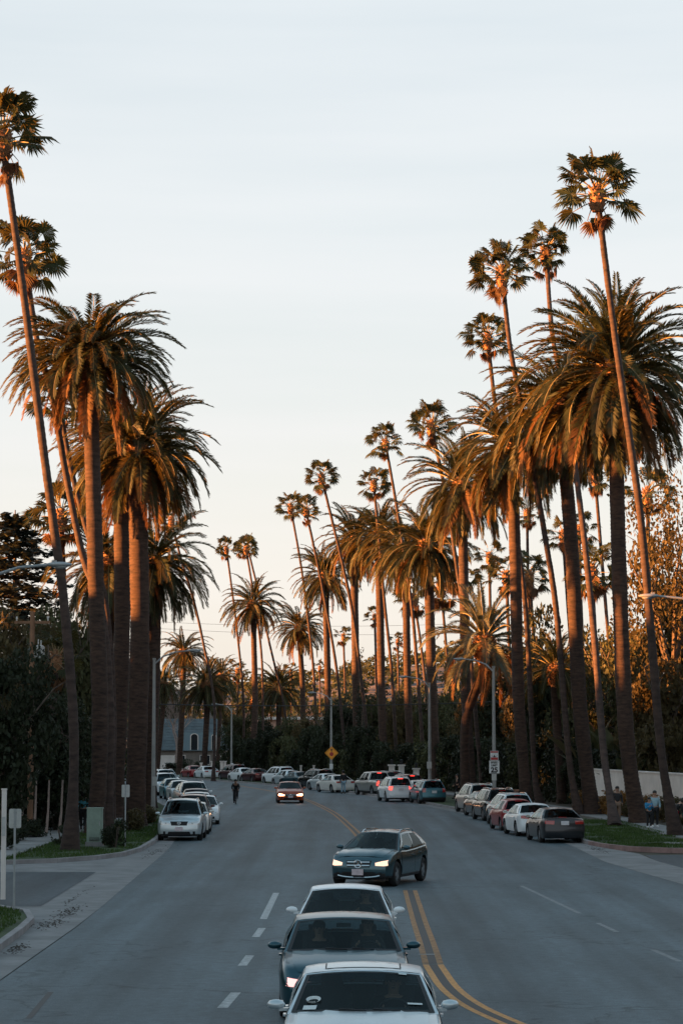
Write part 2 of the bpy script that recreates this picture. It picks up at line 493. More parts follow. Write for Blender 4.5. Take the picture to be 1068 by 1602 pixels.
KW, KH = 0.16, 0.15
def kerb(path, name, m, joint=1.9, upto=1e9, name2='kerb'):
    """A raised kerb with open joints: each cast length is a piece of its own."""
    root = link(name, None); tag(root, kind='structure')
    pts, acc = [Vector(path[0])], 0
    dense = []
    for a, b in zip(path, path[1:]):
        a, b = Vector(a), Vector(b)
        n = max(1, int((b - a).length / joint + 0.5))
        dense += [a + (b - a) * i / n for i in range(n)]
    dense.append(Vector(path[-1]))
    far = MB()
    for a, b in zip(dense, dense[1:]):
        t = (b - a).normalized(); nrm = Vector((-t.y, t.x))
        c = (a + b) / 2 + nrm * KW / 2 * SIDE
        mb = MB()
        Lg = (b - a).length
        mb.box((0, 0, 0), (Lg - 0.014, KW, KH + 0.05))
        z = KH / 2 - 0.025 + random.uniform(-0.003, 0.003)
        if (a + b).y / 2 < upto:
            o = mb.obj('kerb_stone', m, root, sm=False)
            o.location = (c.x, c.y, z); o.rotation_euler = (0, 0, math.atan2(t.y, t.x))
        else:
            far.box((c.x, c.y, z), (Lg - 0.014, KW, KH + 0.05), rz=math.atan2(t.y, t.x))
    if far.v:
        tag(far.obj('kerb_stone', m, root, sm=False), kind='stuff')
    return root
random.seed(4)
SIDE = 1
kerb(near_left, 'kerb', M['kerb'])
SIDE = -1
kerb(list(reversed(far_left)), 'kerb', M['kerb'], joint=2.6, upto=175)
SIDE = 1
SIDE = -1
kerb(right_k[:7], 'kerb', M['red_kerb'], joint=2.2)
kerb(right_k[6:], 'kerb', M['kerb'], joint=2.6, upto=175)

# lawns and parkways, one kerb's height up
LZ = 0.13
poly('lawn', [(-40, 18)] + [(x - KW if i < 6 else x, y - (0 if i < 6 else KW)) for i, (x, y) in enumerate(near_left)] + [(-40, 62.6)], LZ, M['lawn'])
fl_in = offset(far_left, -KW)
island = [(x, y) for x, y in fl_in if y < 330]
ribbon('lawn', island[3:], [(min(x - 0.5, -11.6) if y < 100 else x - lin([(100, 4.0), (130, 4.0), (330, 5)], y), max(y, 84.1)) for x, y in island[3:]], LZ, M['lawn'])
ribbon('yard', [(x - (3.3 if y > 100 else max(0.5, 3.9)), y) for x, y in [(-11.2, 83.7)] + [(LX(y), y) for y in frange(101, 330, 6)]],
       [(x - 90, y) for x, y in [(-11.2, 83.7)] + [(LX(y), y) for y in frange(101, 330, 6)]], LZ - 0.012, M['soil'])
rk_in = offset(right_k, KW)
ribbon('lawn', rk_in[:5] + rk_in[5:], [(x + (0.0 if i < 4 else 4.2), y + (5.5 if i < 4 else 3.0 if i == 4 else 0)) for i, (x, y) in enumerate(rk_in)], LZ, M['lawn'])
ribbon('yard', [(x + (0.0 if i < 4 else 3.6), y + (5.0 if i < 4 else 2.6 if i == 4 else 0)) for i, (x, y) in enumerate(rk_in)],
       [(x + 120, y + (5.0 if i < 4 else 2)) for i, (x, y) in enumerate(rk_in)], LZ - 0.012, M['soil'])

# pavements: cast slabs with open joints
def pavement(path, width, slab, upto):
    root = link('pavement', None); tag(root, kind='structure')
    far = MB(); me = None
    for a, b in zip(path, path[1:]):
        a, b = Vector(a), Vector(b)
        n = max(1, round((b - a).length / slab)); t = (b - a).normalized()
        for i in range(n):
            c = a + (b - a) * (i + 0.5) / n
            Lg = (b - a).length / n - 0.02
            mb = far if c.y > upto else MB()
            z = LZ + 0.008 + random.uniform(-0.006, 0.006)
            mb.box((c.x, c.y, z) if c.y > upto else (0, 0, 0), (Lg, width, 0.05), rz=math.atan2(t.y, t.x) if c.y > upto else 0)
            if c.y <= upto:
                o = mb.obj('slab', M['slab'], root, sm=False)
                o.location = (c.x, c.y, z); o.rotation_euler = (0, 0, math.atan2(t.y, t.x))
    if far.v:
        tag(far.obj('slab', M['slab'], root, sm=False), kind='stuff')
pavement([(-12.9, 84.4), (-12.9, 104), (-12.4, 126), (-14.4, 150), (-17.2, 172)], 2.3, 1.5, 150)
pavement([(13.0, 98.2), (42, 97.0)], 1.4, 1.5, 150)
pavement([(15.4, 99), (14.9, 112), (14.6, 128), (13.0, 152), (10.6, 176), (6.6, 200), (1, 226)], 1.7, 1.5, 150)

# markings
def stripe(pts, wid, m, z=0.004, off=0.0, name='road_marking'):
    p = offset(pts, off)
    return ribbon(name, offset(p, -wid / 2), offset(p, wid / 2), z, m)
def curve_pts(px):
    p = [G(x, y).xy for x, y in px]
    res = []
    for i in range(len(p) - 1):
        p0, p1, p2, p3 = p[max(i - 1, 0)], p[i], p[i + 1], p[min(i + 2, len(p) - 1)]
        for k in range(6):
            t = k / 6
            res.append(0.5 * ((2 * p1) + (p2 - p0) * t + (2 * p0 - 5 * p1 + 4 * p2 - p3) * t * t + (3 * p1 - p0 - 3 * p2 + p3) * t ** 3))
    res.append(p[-1])
    return [(q.x, q.y) for q in res]
yl_new = curve_pts([(1010, 1680), (880, 1632), (792, 1598), (737, 1572), (703, 1546), (684, 1520), (677, 1509)])
yl_old = curve_pts([(677, 1508), (667, 1475), (655, 1440), (641, 1393)])
yl_far = curve_pts([(577, 1330), (560, 1306), (545, 1291), (525, 1274), (503, 1262), (478, 1251), (450, 1243), (415, 1236), (372, 1229)])
for pts, m in ((yl_new, 'yellow_new'), (yl_old, 'yellow'), (yl_far, 'yellow')):
    stripe(pts, 0.12, M[m], off=-0.14); stripe(pts, 0.12, M[m], off=0.14)
    stripe(pts, 0.15, M['tar'], off=0.0, name='tar_seam')
stripe([(G(654, 1493.5).x, G(654, 1493.5).y), (G(680, 1493.5).x, G(680, 1493.5).y)], 0.12, M['white_line'], z=0.009)
for a, b in (((348, 1577), (369, 1553)), ((379, 1511), (391, 1495)), ((400, 1466), (410, 1452)), ((412, 1438), (432, 1397)), ((318, 1652), (342, 1612))):
    ga, gb = G(*a), G(*b)
    stripe([(ga.x, ga.y), (gb.x, gb.y)], 0.17, M['white_line'])
for a, b in (((815, 1386), (906, 1429)), ((934, 1444), (964, 1458)), ((1020, 1486), (1062, 1504))):
    ga, gb = G(*a), G(*b)
    stripe([(ga.x, ga.y), (gb.x, gb.y)], 0.12, M['faint_line'])
stripe([(G(45, 1594).x, G(45, 1594).y), (G(80, 1552).x, G(80, 1552).y)], 0.10, M['tar'], name='skid_mark')

# grass blades on the parkways, leaf litter in the gutter
def blades(regions, n, h, seed):
    rnd = random.Random(seed); mb = MB()
    for (x0, x1, y0, y1, test) in regions:
        c = 0
        while c < n:
            x, y = rnd.uniform(x0, x1), rnd.uniform(y0, y1)
            c += 1
            if not test(x, y) or noise.noise(Vector((x * 0.6, y * 0.35, seed))) < -0.28:
                continue
            a = rnd.uniform(0, 2 * PI); hh = h * rnd.uniform(0.5, 1.3); w_ = 0.018
            dx, dy = math.cos(a) * w_, math.sin(a) * w_
            lx, ly = rnd.gauss(0, 0.03), rnd.gauss(0, 0.03)
            mb.add([(x - dx, y - dy, LZ), (x + dx, y + dy, LZ), (x + lx, y + ly, LZ + hh)], [(0, 1, 2)])
    tag(mb.obj('grass', M['grass'], sm=False), kind='stuff')
blades([(-13, -6.9, 42, 62.2, lambda x, y: x < lin([(42, -7.1), (57, -7.4), (59.6, -7.9), (61.4, -9), (62.2, -11)], y)),
        (-11.8, -7.9, 84.5, 128, lambda x, y: x < lin([(84.5, -11), (87.4, -9.0), (90, -8.25), (94, -7.95), (101, -7.9), (128, -8.8)], y)),
        (10.3, 14.4, 93.5, 128, lambda x, y: x > lin([(93.5, 13), (95, 11.4), (97.6, 10.7), (100, 10.4), (128, 9.2)], y))], 16000, 0.09, 3)

def litter(cx, cy, rx, ry, n, seed, rot=0.0):
    rnd = random.Random(seed); mb = MB()
    for _ in range(n):
        u, v = rnd.gauss(0, 0.5) * rx, rnd.gauss(0, 0.5) * ry
        x = cx + u * math.cos(rot) - v * math.sin(rot); y = cy + u * math.sin(rot) + v * math.cos(rot)
        mb.box((x, y, 0.012 + rnd.random() * 0.02), (rnd.uniform(0.02, 0.06), rnd.uniform(0.012, 0.03), 0.006), rz=rnd.uniform(0, 6.3), rx=rnd.uniform(-0.4, 0.4))
    return mb
lt = litter(-6.78, 56.6, 0.3, 1.5, 120, 1)
for q in (litter(-6.75, 60.5, 0.25, 2.5, 150, 2), litter(-6.62, 50, 0.18, 1.3, 110, 3), litter(-7.2, 66, 0.12, 3, 40, 4), litter(-7.1, 93, 0.3, 4, 70, 6), litter(10.0, 95, 0.35, 3, 80, 7)):
    lt.add(q.v, q.f)
tag(lt.obj('fallen_leaves', M['litter'], sm=False), kind='stuff')

# distant hills
def hill_z(x, t):
    prof = 24 + 26 * (noise.noise(Vector((x * 0.0042 + 3.1, 0.3, 0))) + 0.55) + 14 * math.exp(-((x - 80) / 130) ** 2)
    return -1 + prof * math.sin(t * PI / 2) ** 1.2
def hills():
    mb = MB(); rows = []
    for j in range(9):
        t = j / 8
        row = []
        for i in range(-50, 51):
            x = i * 24
            y = 1150 + t * 420 + 30 * noise.noise(Vector((i * 0.2, j * 0.4, 0)))
            z = hill_z(x, t) + 3.0 * noise.noise(Vector((x * 0.03, y * 0.03, 1))) * t
            row.append((x, y, z))
        rows.append(row)
    mb.grid(rows)
    return tag(mb.obj('hills', M['hill'], angle=180), kind='structure')
hills()

# ---------------------------------------------------------------- palms
def date_frond(seed, elev, L=4.6, dense=60, droop=1.0):
    """One feather frond rooted at the origin, pointing along +X and up by elev, bent by its weight."""
    r = random.Random(seed); mb = MB()
    n = 12; p = Vector((0, 0, 0)); el = elev; yaw = 0.0; sway = r.uniform(-0.12, 0.12)
    pts, tg = [p.copy()], []
    for i in range(n):
        t = i / n
        d = Vector((math.cos(el) * math.cos(yaw), math.cos(el) * math.sin(yaw), math.sin(el)))
        tg.append(d); p = p + d * L / n; pts.append(p.copy())
        el -= droop * (0.035 + 0.185 * t) * (0.25 + 0.75 * max(math.cos(el), 0.0)) ** 1.0
        el = max(el, -PI / 2 + 0.04)
        yaw += sway / n
    tg.append(tg[-1])
    mb.tube(pts, [0.055 * (1 - 0.9 * i / n) + 0.006 for i in range(n + 1)], 3, 1, cap=False, squash=0.6)
    def P(t):
        q = t * n; i = min(int(q), n - 1); f = q - i
        return pts[i].lerp(pts[i + 1], f), tg[i].lerp(tg[i + 1], f).normalized()
    for k in range(dense):
        t = 0.10 + 0.90 * k / (dense - 1)
        c, d = P(t)
        side = Vector((-d.y, d.x, 0))
        side = side.normalized() if side.length > 1e-3 else Vector((0, 1, 0))
        up = side.cross(d) * -1 if side.cross(d).z < 0 else side.cross(d)
        up = d.cross(side)
        prof = (min(1, (t - 0.05) / 0.2) ** 0.8) * (1 - 0.62 * max(0, (t - 0.55) / 0.45) ** 1.4)
        for s in (-1, 1):
            ln = 0.62 * prof * r.uniform(0.85, 1.15) * (L / 4.6)
            dr = (d * (0.52 + 0.35 * t) + side * s * 0.75 + up * (0.33 + r.uniform(-0.16, 0.16))).normalized()
            tip = c + dr * ln + Vector((0, 0, -0.10 * ln - r.random() * 0.05))
            wv = d * 0.052 * (L / 4.6)
            mid = c + dr * ln * 0.45
            mb.add([c - wv * 0.5, mid - wv, tip, mid + wv], [(0, 1, 2, 3)])
    return mb

FROND_EL = [84, 72, 60, 46, 32, 16, 0, -18, -38, -60]
FROND, FROND_DRY, FROND_GREY = {}, {}, {}
for i, e_ in enumerate(FROND_EL):
    for k in range(2):
        mb = date_frond(100 * i + k, rad(e_), droop=1.0 if k else 1.22)
        FROND[i, k] = mb.mesh('frond', [M['frond'], M['rachis']], sm=False)
        if e_ <= 0:
            FROND_DRY[i, k] = mb.mesh('dry_frond', [M['frond_dry'], M['frond_dry']], sm=False)
        FROND_GREY[i, k] = mb.mesh('frond', [M['frond_grey'], M['rachis']], sm=False)

def trunk_mesh(path, r0, r1, n, ring, amp, m, flare=1.5, flare_h=1.5, bulge=None):
    """A ringed trunk along a curved path: leaf-scar ridges every `ring` metres."""
    P = [Vector(p) for p in path]
    d = [0]
    for a, b in zip(P, P[1:]): d.append(d[-1] + (b - a).length)
    tot = d[-1]
    steps = max(10, int(tot / ring))
    pts, rr = [], []
    def cat(s):
        i = 0
        while i < len(d) - 2 and d[i + 1] < s: i += 1
        t = (s - d[i]) / max(d[i + 1] - d[i], 1e-6)
        p0, p1, p2, p3 = P[max(i - 1, 0)], P[i], P[i + 1], P[min(i + 2, len(P) - 1)]
        return 0.5 * ((2 * p1) + (p2 - p0) * t + (2 * p0 - 5 * p1 + 4 * p2 - p3) * t * t + (3 * p1 - p0 - 3 * p2 + p3) * t ** 3)
    for i in range(steps + 1):
        for q in (0, 0.62):
            s = min(tot, (i + q) * tot / steps)
            if q and i == steps: break
            t = s / tot
            r = r0 + (r1 - r0) * t
            r *= 1 + (flare - 1) * max(0, 1 - s / flare_h) ** 2
            if bulge: r *= 1 + bulge[0] * math.exp(-((s - tot + bulge[1]) / bulge[2]) ** 2)
            r *= 1 + 0.09 * noise.noise(Vector((s * 0.45, P[0].x, 0)))
            pts.append(cat(s)); rr.append(r * (1 + (amp if q == 0 else -amp)))
    mb = MB()
    mb.tube(pts, rr, n, 0, cap=True)
    k = 0
    for i in range(len(mb.v)):
        v = Vector(mb.v[i]); c = pts[i // n]
        mb.v[i] = tuple(c + (v - c) * (1 + 0.05 * noise.noise(v * 2.3)) + Vector((0, 0, 0.06 * noise.noise(v * 1.7 + Vector((5, 5, 5))))))
    return mb

HEART = None
def heart_mesh(seed):
    """The trimmed 'pineapple' under the crown: a swollen ball of cut frond stubs."""
    r = random.Random(seed); mb = MB()
    mb.tube([(0, 0, -1.9), (0, 0, -1.3), (0, 0, -0.8), (0, 0, -0.2), (0, 0, 0.4), (0, 0, 0.8)], [0.46, 0.62, 0.74, 0.76, 0.55, 0.12], 14)
    for i in range(170):
        a = i * 2.39996; z = -1.7 + 1.9 * (i / 170)
        R = lin([(-1.9, 0.46), (-1.3, 0.62), (-0.8, 0.74), (-0.2, 0.76), (0.4, 0.55)], z)
        c = Vector((math.cos(a) * R, math.sin(a) * R, z))
        mb.box(c + Vector((math.cos(a) * 0.06, math.sin(a) * 0.06, 0.05)), (0.22, 0.15, 0.07), rz=a, ry=-0.7 + r.uniform(-0.2, 0.2), taper=0.7)
    return mb.mesh('crown', M['boot'], sm=False)
HEART = heart_mesh(5)

def joined(parts):
    """(mesh, matrix) list into one MB with the meshes' own material indices."""
    mb = MB()
    for me, Mx in parts:
        o = len(mb.v)
        mb.v += [tuple(Mx @ v.co) for v in me.vertices]
        for p in me.polygons:
            mb.f.append(tuple(i + o for i in p.vertices)); mb.m.append(p.material_index)
    return mb

def crown_layout(rnd, nf, dead, el_hi=86, el_lo=-50, power=0.85):
    res = []
    for i in range(nf):
        t = (i + 0.5) / nf
        e_ = el_hi - (el_hi - el_lo) * t ** power + rnd.gauss(0, 5)
        res.append((i * 2.399963 + rnd.gauss(0, 0.16), e_, False))
    for i in range(dead):
        res.append((rnd.uniform(0, 2 * PI), rnd.uniform(-62, -20), True))
    return res

def date_palm(path, r0, r1, size, nf, label, dead=8, seed=0, fronds=True, grey=False, el_lo=-50, el_hi=84, name='date_palm', group='date palms lining the road', power=0.85):
    rnd = random.Random(seed * 7 + 1)
    path = [Vector(p) for p in path]
    base, top = path[0], path[-1]
    root = thing(name, base, label, 'palm tree', group)
    rel = [p - base for p in path]
    near = base.y < 200
    trunk_mesh(rel, r0, r1, 18 if near else 10, 0.17 if near else 0.34, 0.026, M['bark_date']).obj('trunk', M['bark_date'], root, angle=60)
    k = size / 4.6
    crown = link('crown', HEART, root)
    crown.location = rel[-1] + Vector((0, 0, 0.9 * k))
    crown.scale = (k * 1.02,) * 3
    parts = []
    for az, e_, dry in crown_layout(rnd, int(nf * 1.25), dead, el_hi=el_hi, el_lo=el_lo, power=power):
        i = min(range(len(FROND_EL)), key=lambda j: abs(FROND_EL[j] - e_))
        kk = rnd.randrange(2)
        src = (FROND_DRY if dry and (i, kk) in FROND_DRY else FROND_GREY if grey else FROND)[i, kk]
        s = rnd.uniform(0.86, 1.12) * (0.8 if e_ > 74 else 1)
        zz = 0.55 - 0.9 * (1 - (e_ + 60) / 150)
        R = 0.42 * (1 - abs(e_) / 130)
        loc = Vector((math.cos(az) * R, math.sin(az) * R, zz))
        if fronds:
            f = link('dry_frond' if dry else 'frond', src, crown)
            f.location = loc
            f.rotation_euler = (rnd.gauss(0, 0.22), rnd.gauss(0, 0.06), az)
            f.scale = (s, s, s)
        else:
            parts.append((src, Matrix.Translation(loc) @ Matrix.Rotation(az, 4, 'Z') @ Matrix.Diagonal((s, s, s, 1))))
    if parts:
        mb = joined(parts)
        f = mb.obj('frond', [M['frond'], M['rachis']], crown, sm=False)
        tag(f, kind='stuff')
    return root

def fan_leaf(seed, elev, dry=False):
    """One fan leaf on its stalk along +X; the blade's segments part and their tips hang."""
    r = random.Random(seed); mb = MB()
    L = 1.15 if not dry else 0.75
    d = Vector((math.cos(elev), 0, math.sin(elev)))
    end = d * L + Vector((0, 0, -0.08))
    mb.tube([(0, 0, 0), d * L * 0.5 + Vector((0, 0, 0.02)), end], [0.035, 0.026, 0.018], 3, 1, cap=False)
    nseg = 22; R = 0.94 if not dry else 0.66
    de = elev - (0.28 if not dry else 0.9)
    fx = Vector((math.cos(de), 0, math.sin(de))); sy = Vector((0, 1, 0)); up = sy.cross(fx) * -1
    for i in range(nseg):
        a0 = (i / (nseg - 1) - 0.5) * (3.9 if not dry else 2.2)
        ln = R * (0.72 + 0.28 * math.cos(a0 * 0.75)) * r.uniform(0.85, 1.08)
        fold = 0.10 * math.cos(a0 * 1.0)
        dr = (fx * math.cos(a0) + sy * math.sin(a0) + up * (-0.25 * abs(math.sin(a0 * 0.5)))).normalized()
        da = 0.5 * 3.9 / nseg
        wv = (fx * -math.sin(a0) + sy * math.cos(a0)) * ln * 0.55 * da * 1.15
        mid = end + dr * ln * 0.6
        tip = end + dr * ln * 0.9 + Vector((0, 0, -0.24 * ln * r.uniform(0.4, 1.3) * (1 if not dry else 1.6)))
        zig = up * (0.025 if i % 2 else -0.025)
        mb.add([end, mid - wv + zig, tip, mid + wv - zig], [(0, 1, 2, 3)])
    return mb
FAN_EL = [80, 60, 40, 20, 0, -22, -45, -68]
FAN, FAN_DRY = {}, {}
for i, e_ in enumerate(FAN_EL):
    for k in range(3):
        FAN[i, k] = fan_leaf(50 * i + k, rad(e_)).mesh('leaf', [M['fan'], M['rachis']], sm=False)
        FAN_DRY[i, k] = fan_leaf(50 * i + k + 17, rad(e_), True).mesh('dry_leaf', [M['fan_dry'], M['fan_dry']], sm=False)

def bud_mesh():
    mb = MB()
    mb.tube([(0, 0, -1.0), (0, 0, -0.5), (0, 0, 0), (0, 0, 0.35)], [0.24, 0.36, 0.30, 0.05], 10)
    r = random.Random(8)
    for i in range(46):
        a = i * 2.4; z = -0.9 + 1.1 * i / 46
        mb.box((math.cos(a) * 0.3, math.sin(a) * 0.3, z), (0.3, 0.09, 0.05), rz=a, ry=-0.9)
    return mb.mesh('crown', M['boot'], sm=False)
BUD = bud_mesh()

def fan_palm(path, r0, r1, size, label, nl=40, skirt=10, seed=0, leaves=True, group='tall fan palms lining the road', spike=True, flare=2.1):
    rnd = random.Random(seed * 13 + 3); nl = int(nl * .86)
    path = [Vector(p) for p in path]
    path[-1] = path[-1] + (path[-1] - path[-2]).normalized() * (0.62 * size / 1.9 + .45)
    base = path[0]
    skirt = int(skirt * .6 + .5)
    root = thing('fan_palm', base, label, 'palm tree', group)
    rel = [p - base for p in path]
    near = base.y < 170
    trunk_mesh(rel, r0 * 0.56, r1 * .76, 12 if near else 8, 0.24 if near else 0.5, 0.03, M['bark_fan'], flare=flare, flare_h=3.4).obj('trunk', M['bark_fan'], root, angle=60)
    k = size / 1.9 * 1.1
    crown = link('crown', BUD, root)
    crown.location = rel[-1] + Vector((0, 0, 0.3 * k)); crown.scale = (k, k, k)
    lean = (rel[-1] - rel[-2]).normalized()
    parts = []
    for i in range(nl + skirt):
        dry = i >= nl
        t = (i + 0.5) / nl
        e_ = 86 - 106 * t ** 0.95 + rnd.gauss(0, 10) if not dry else rnd.uniform(-75, -48)
        j = min(range(len(FAN_EL)), key=lambda q: abs(FAN_EL[q] - e_))
        src = (FAN_DRY if dry else FAN)[j, rnd.randrange(3)]
        az = i * 2.399963 + rnd.gauss(0, 0.25)
        s = rnd.uniform(0.82, 1.15)
        loc = Vector((math.cos(az) * 0.12, math.sin(az) * 0.12, 0.25 - (0.75 * t if not dry else 0.8)))
        if leaves:
            f = link('dry_leaf' if dry else 'leaf', src, crown)
            f.location = loc; f.rotation_euler = (rnd.gauss(0, 0.5), rnd.gauss(0, 0.1), az); f.scale = (s, s, s)
        else:
            Mx = Matrix.Translation(loc) @ Matrix.Rotation(az, 4, 'Z') @ Matrix.Rotation(rnd.gauss(0, 0.5), 4, 'X') @ Matrix.Diagonal((s, s, s, 1))
            parts.append((src, Mx, dry))
    if parts:
        for nm, dr, mm in (('leaf', False, [M['fan'], M['rachis']]), ('dry_leaf', True, [M['fan_dry'], M['fan_dry']])):
            ps = [(a, b) for a, b, c in parts if c == dr]
            if ps:
                tag(joined(ps).obj(nm, mm, crown, sm=False), kind='stuff')
    return root

def px_path(pts, Y, dy=0.0):
    """Trunk points seen along a line of photograph points, all at one distance; the first is put on the ground."""
    n = len(pts) - 1
    Ys = [Y[0] + (Y[1] - Y[0]) * i / n for i in range(n + 1)] if isinstance(Y, tuple) else [Y] * (n + 1)
    Y = Ys[0]
    res = [at(x, y, d) for (x, y), d in zip(pts, Ys)]
    b = res[0]
    res[0] = Vector((b.x, Y, 0.05))
    return res

# ---- the avenue's date palms
DATE = [
    # trunk points, distance, radii, frond length, fronds, dry, lowest angle, label
    ([(161, 0), (157, 1150), (150, 900), (141, 585)], 108, .38, .34, 3.8, 104, 16, -22, 'stout date palm behind the grey green utility cabinet, tallest of the thick left trunks'),  # left palms carry extra dry fronds standing in for sunlit orange ones
    ([(191, 0), (191, 1000), (190, 800), (189, 725)], 130, .45, .42, 4.0, 90, 18, -36, 'thick date palm squeezed between the cabinet palm and the widest left trunk'),
    ([(221, 0), (219, 1000), (216, 790), (217, 728)], 118, .50, .45, 3.75, 96, 18, -36, 'widest dark date palm trunk on the left, just before the lamp post'),
    ([(243, 0), (242, 1000), (240, 930), (241, 897)], 150, .42, .38, 3.9, 76, 6, -55, 'date palm with orange cut stubs directly behind the left lamp post'),
    ([(984, 0), (979, 1150), (968, 900), (961, 612)], 122, .50, .45, 5.5, 124, 20, -64, 'biggest date palm, fullest crown, crossed by the tallest leaning fan palm'),
    ([(914, 0), (906, 1100), (893, 850), (876, 655)], 136, .52, .46, 5.0, 108, 26, -68, 'date palm with long orange hanging fronds beside the biggest crown'),
    ([(815, 0), (811, 1100), (806, 900), (801, 722)], 152, .46, .44, 4.7, 92, 14, -60, 'date palm behind the silver wagon, right of the speed limit sign'),
    ([(733, 0), (729, 1100), (725, 900), (722, 778)], 180, .46, .42, 4.9, 88, 10, -52, 'date palm with an open arching crown behind the parked silver car with roof rails'),
    ([(679, 0), (676, 1100), (671, 930), (667, 868)], 205, .54, .48, 4.8, 80, 10, -58, 'thick date palm standing directly behind the parked teal wagon'),
    ([(641, 0), (638, 1100), (634, 900), (630, 872)], 222, .42, .40, 4.6, 72, 8, -55, 'date palm behind the white car with its brake lights lit'),
    ([(598, 0), (597, 1100), (593, 900), (591, 850)], 238, .48, .46, 4.4, 72, 6, -52, 'date palm rising behind the silver pickup'),
    ([(558, 0), (557, 1100), (554, 900), (554, 858)], 252, .50, .46, 4.4, 72, 8, -55, 'date palm just right of the person in light jeans'),
    ([(514, 0), (513, 1100), (510, 960), (508, 912)], 266, .46, .42, 4.4, 66, 6, -52, 'date palm beside the orange diamond sign'),
    ([(475, 0), (474, 1100), (470, 1020), (469, 992)], 298, .42, .38, 4.2, 60, 4, -48, 'date palm with a round starry crown behind the dark saloon left of the diamond sign'),
    ([(399, 0), (399, 1100), (397, 1000), (396, 956)], 288, .44, .40, 4.4, 60, 4, -50, 'date palm between the two leaning thin palms above the cyclist'),
    ([(437, 0), (436, 1120), (436, 1088)], 315, .44, .40, 4.4, 56, 6, -45, 'short date palm with a low glowing crown above the oncoming red car'),
    ([(325, 0), (324, 1110), (322, 1080)], 292, .44, .42, 4.3, 58, 12, -60, 'short date palm with an orange skirted crown before the blue roofed house'),
    ([(288, 0), (287, 1060), (287, 1028)], 302, .46, .42, 4.0, 54, 4, -48, 'date palm standing left of the house with the arched dormer'),
    ([(254, 0), (256, 1100), (256, 1076)], 312, .40, .36, 3.6, 44, 4, -45, 'small date palm half hidden behind the left lamp post'),
]
for i, (px, Y, r0, r1, size, nf, dead, lo, lab) in enumerate(DATE):
    k = 1 if i < 4 else .82
    date_palm(px_path(px, Y), r0 * k, r1 * k, size * (1 if i < 4 else .93), nf, lab, dead, seed=i + 1, el_lo=lo, el_hi=(58, 74, 70, 70, 86, 60)[i] if i < 6 else (84, 70, 78, 88)[i % 4])

# ---- the thin fan palms
FANP = [
    ([(124, 0), (116, 1150), (100, 940), (84, 820), (64, 670), (45, 520), (28, 390), (10, 262)], 92, .36, .17, 1.75, 40, 6, 'tallest thin fan palm beside the cabinet, leaning left out of the frame'),
    ([(179, 0), (174, 1130), (160, 960), (130, 870), (105, 750), (82, 620), (60, 540), (44, 440)], 112, .34, .17, 1.7, 38, 22, 'thin fan palm with a shaggy orange lit crown behind the tallest left one'),
    ([(184, 0), (178, 1130), (168, 960), (150, 880), (128, 800), (112, 735), (98, 660)], 127, .30, .17, 1.6, 34, 6, 'thin leaning fan palm whose crown hides behind the cabinet date palm'),
    ([(340, 0), (335, 1100), (318, 1005), (302, 935), (285, 880), (272, 830)], 255, .26, .16, 1.7, 30, 4, 'very thin leaning fan palm between the left lamp post and the blue roofed house'),
    ([(1040, 0), (1034, 1180), (1015, 960), (1000, 800), (976, 630), (955, 480), (938, 342)], 106, .36, .17, 1.75, 42, 6, 'tallest thin fan palm on the right, nearest the kerb corner'),
    ([(948, 0), (944, 1180), (930, 1010), (915, 860), (900, 740), (880, 610), (863, 520), (855, 415)], (118, 143), .34, .17, 1.62, 40, 8, 'thin fan palm second tallest on the right, its trunk beside the biggest date palm'),
    ([(895, 0), (890, 1190), (870, 960), (852, 840), (835, 740), (812, 620), (797, 540), (788, 458)], 136, .33, .17, 1.72, 40, 8, 'thin fan palm whose trunk passes left of the orange skirted date palm'),
    ([(836, 0), (835, 1200), (822, 960), (804, 810), (790, 720), (775, 640), (765, 555)], 158, .33, .17, 1.6, 38, 8, 'thin fan palm crossing in front of the date palm by the silver wagon'),
    ([(749, 0), (746, 1150), (733, 1000), (716, 900), (700, 790), (679, 688)], 188, .32, .17, 1.75, 40, 10, 'thin fan palm leaning left just right of the open crowned date palm trunk'),
    ([(661, 0), (656, 1100), (645, 960), (632, 870), (618, 780), (606, 712)], 215, .30, .16, 1.6, 34, 8, 'thin fan palm with a ragged dead tuft, behind the white braking car'),
    ([(619, 0), (613, 1060), (602, 950), (594, 860), (586, 775)], 230, .30, .16, 1.6, 36, 6, 'thin fan palm rising just right of the silver pickup'),
    ([(580, 0), (572, 1130), (558, 1005), (546, 930), (528, 850), (507, 764)], 226, .30, .16, 1.55, 36, 12, 'thin fan palm with an orange beard leaning left over the silver pickup'),
    ([(499, 0), (491, 1060), (482, 970), (470, 880), (457, 808)], 275, .30, .16, 1.65, 34, 6, 'thin fan palm left one of the close pair near the diamond sign'),
    ([(543, 0), (528, 1060), (508, 940), (494, 870), (482, 815)], 250, .30, .16, 1.5, 32, 6, 'thin fan palm right one of the close pair near the diamond sign'),
    ([(384, 0), (381, 1100), (370, 980), (356, 872)], 295, .28, .16, 1.4, 30, 5, 'thinnest far fan palm standing left of the cyclist'),
    ([(415, 0), (410, 1040), (398, 940), (387, 872)], 290, .28, .16, 1.4, 32, 6, 'far thin fan palm nearly upright above the cyclist'),
    ([(458, 0), (445, 1110), (420, 1000), (404, 925), (390, 868)], 303, .28, .16, 1.4, 32, 6, 'far thin fan palm leaning strongly left above the oncoming red car'),
]
for i, (px, Y, r0, r1, size, nl, sk, lab) in enumerate(FANP):
    fan_palm(px_path(px, Y), r0, r1, size, lab, nl, sk, seed=i + 1)

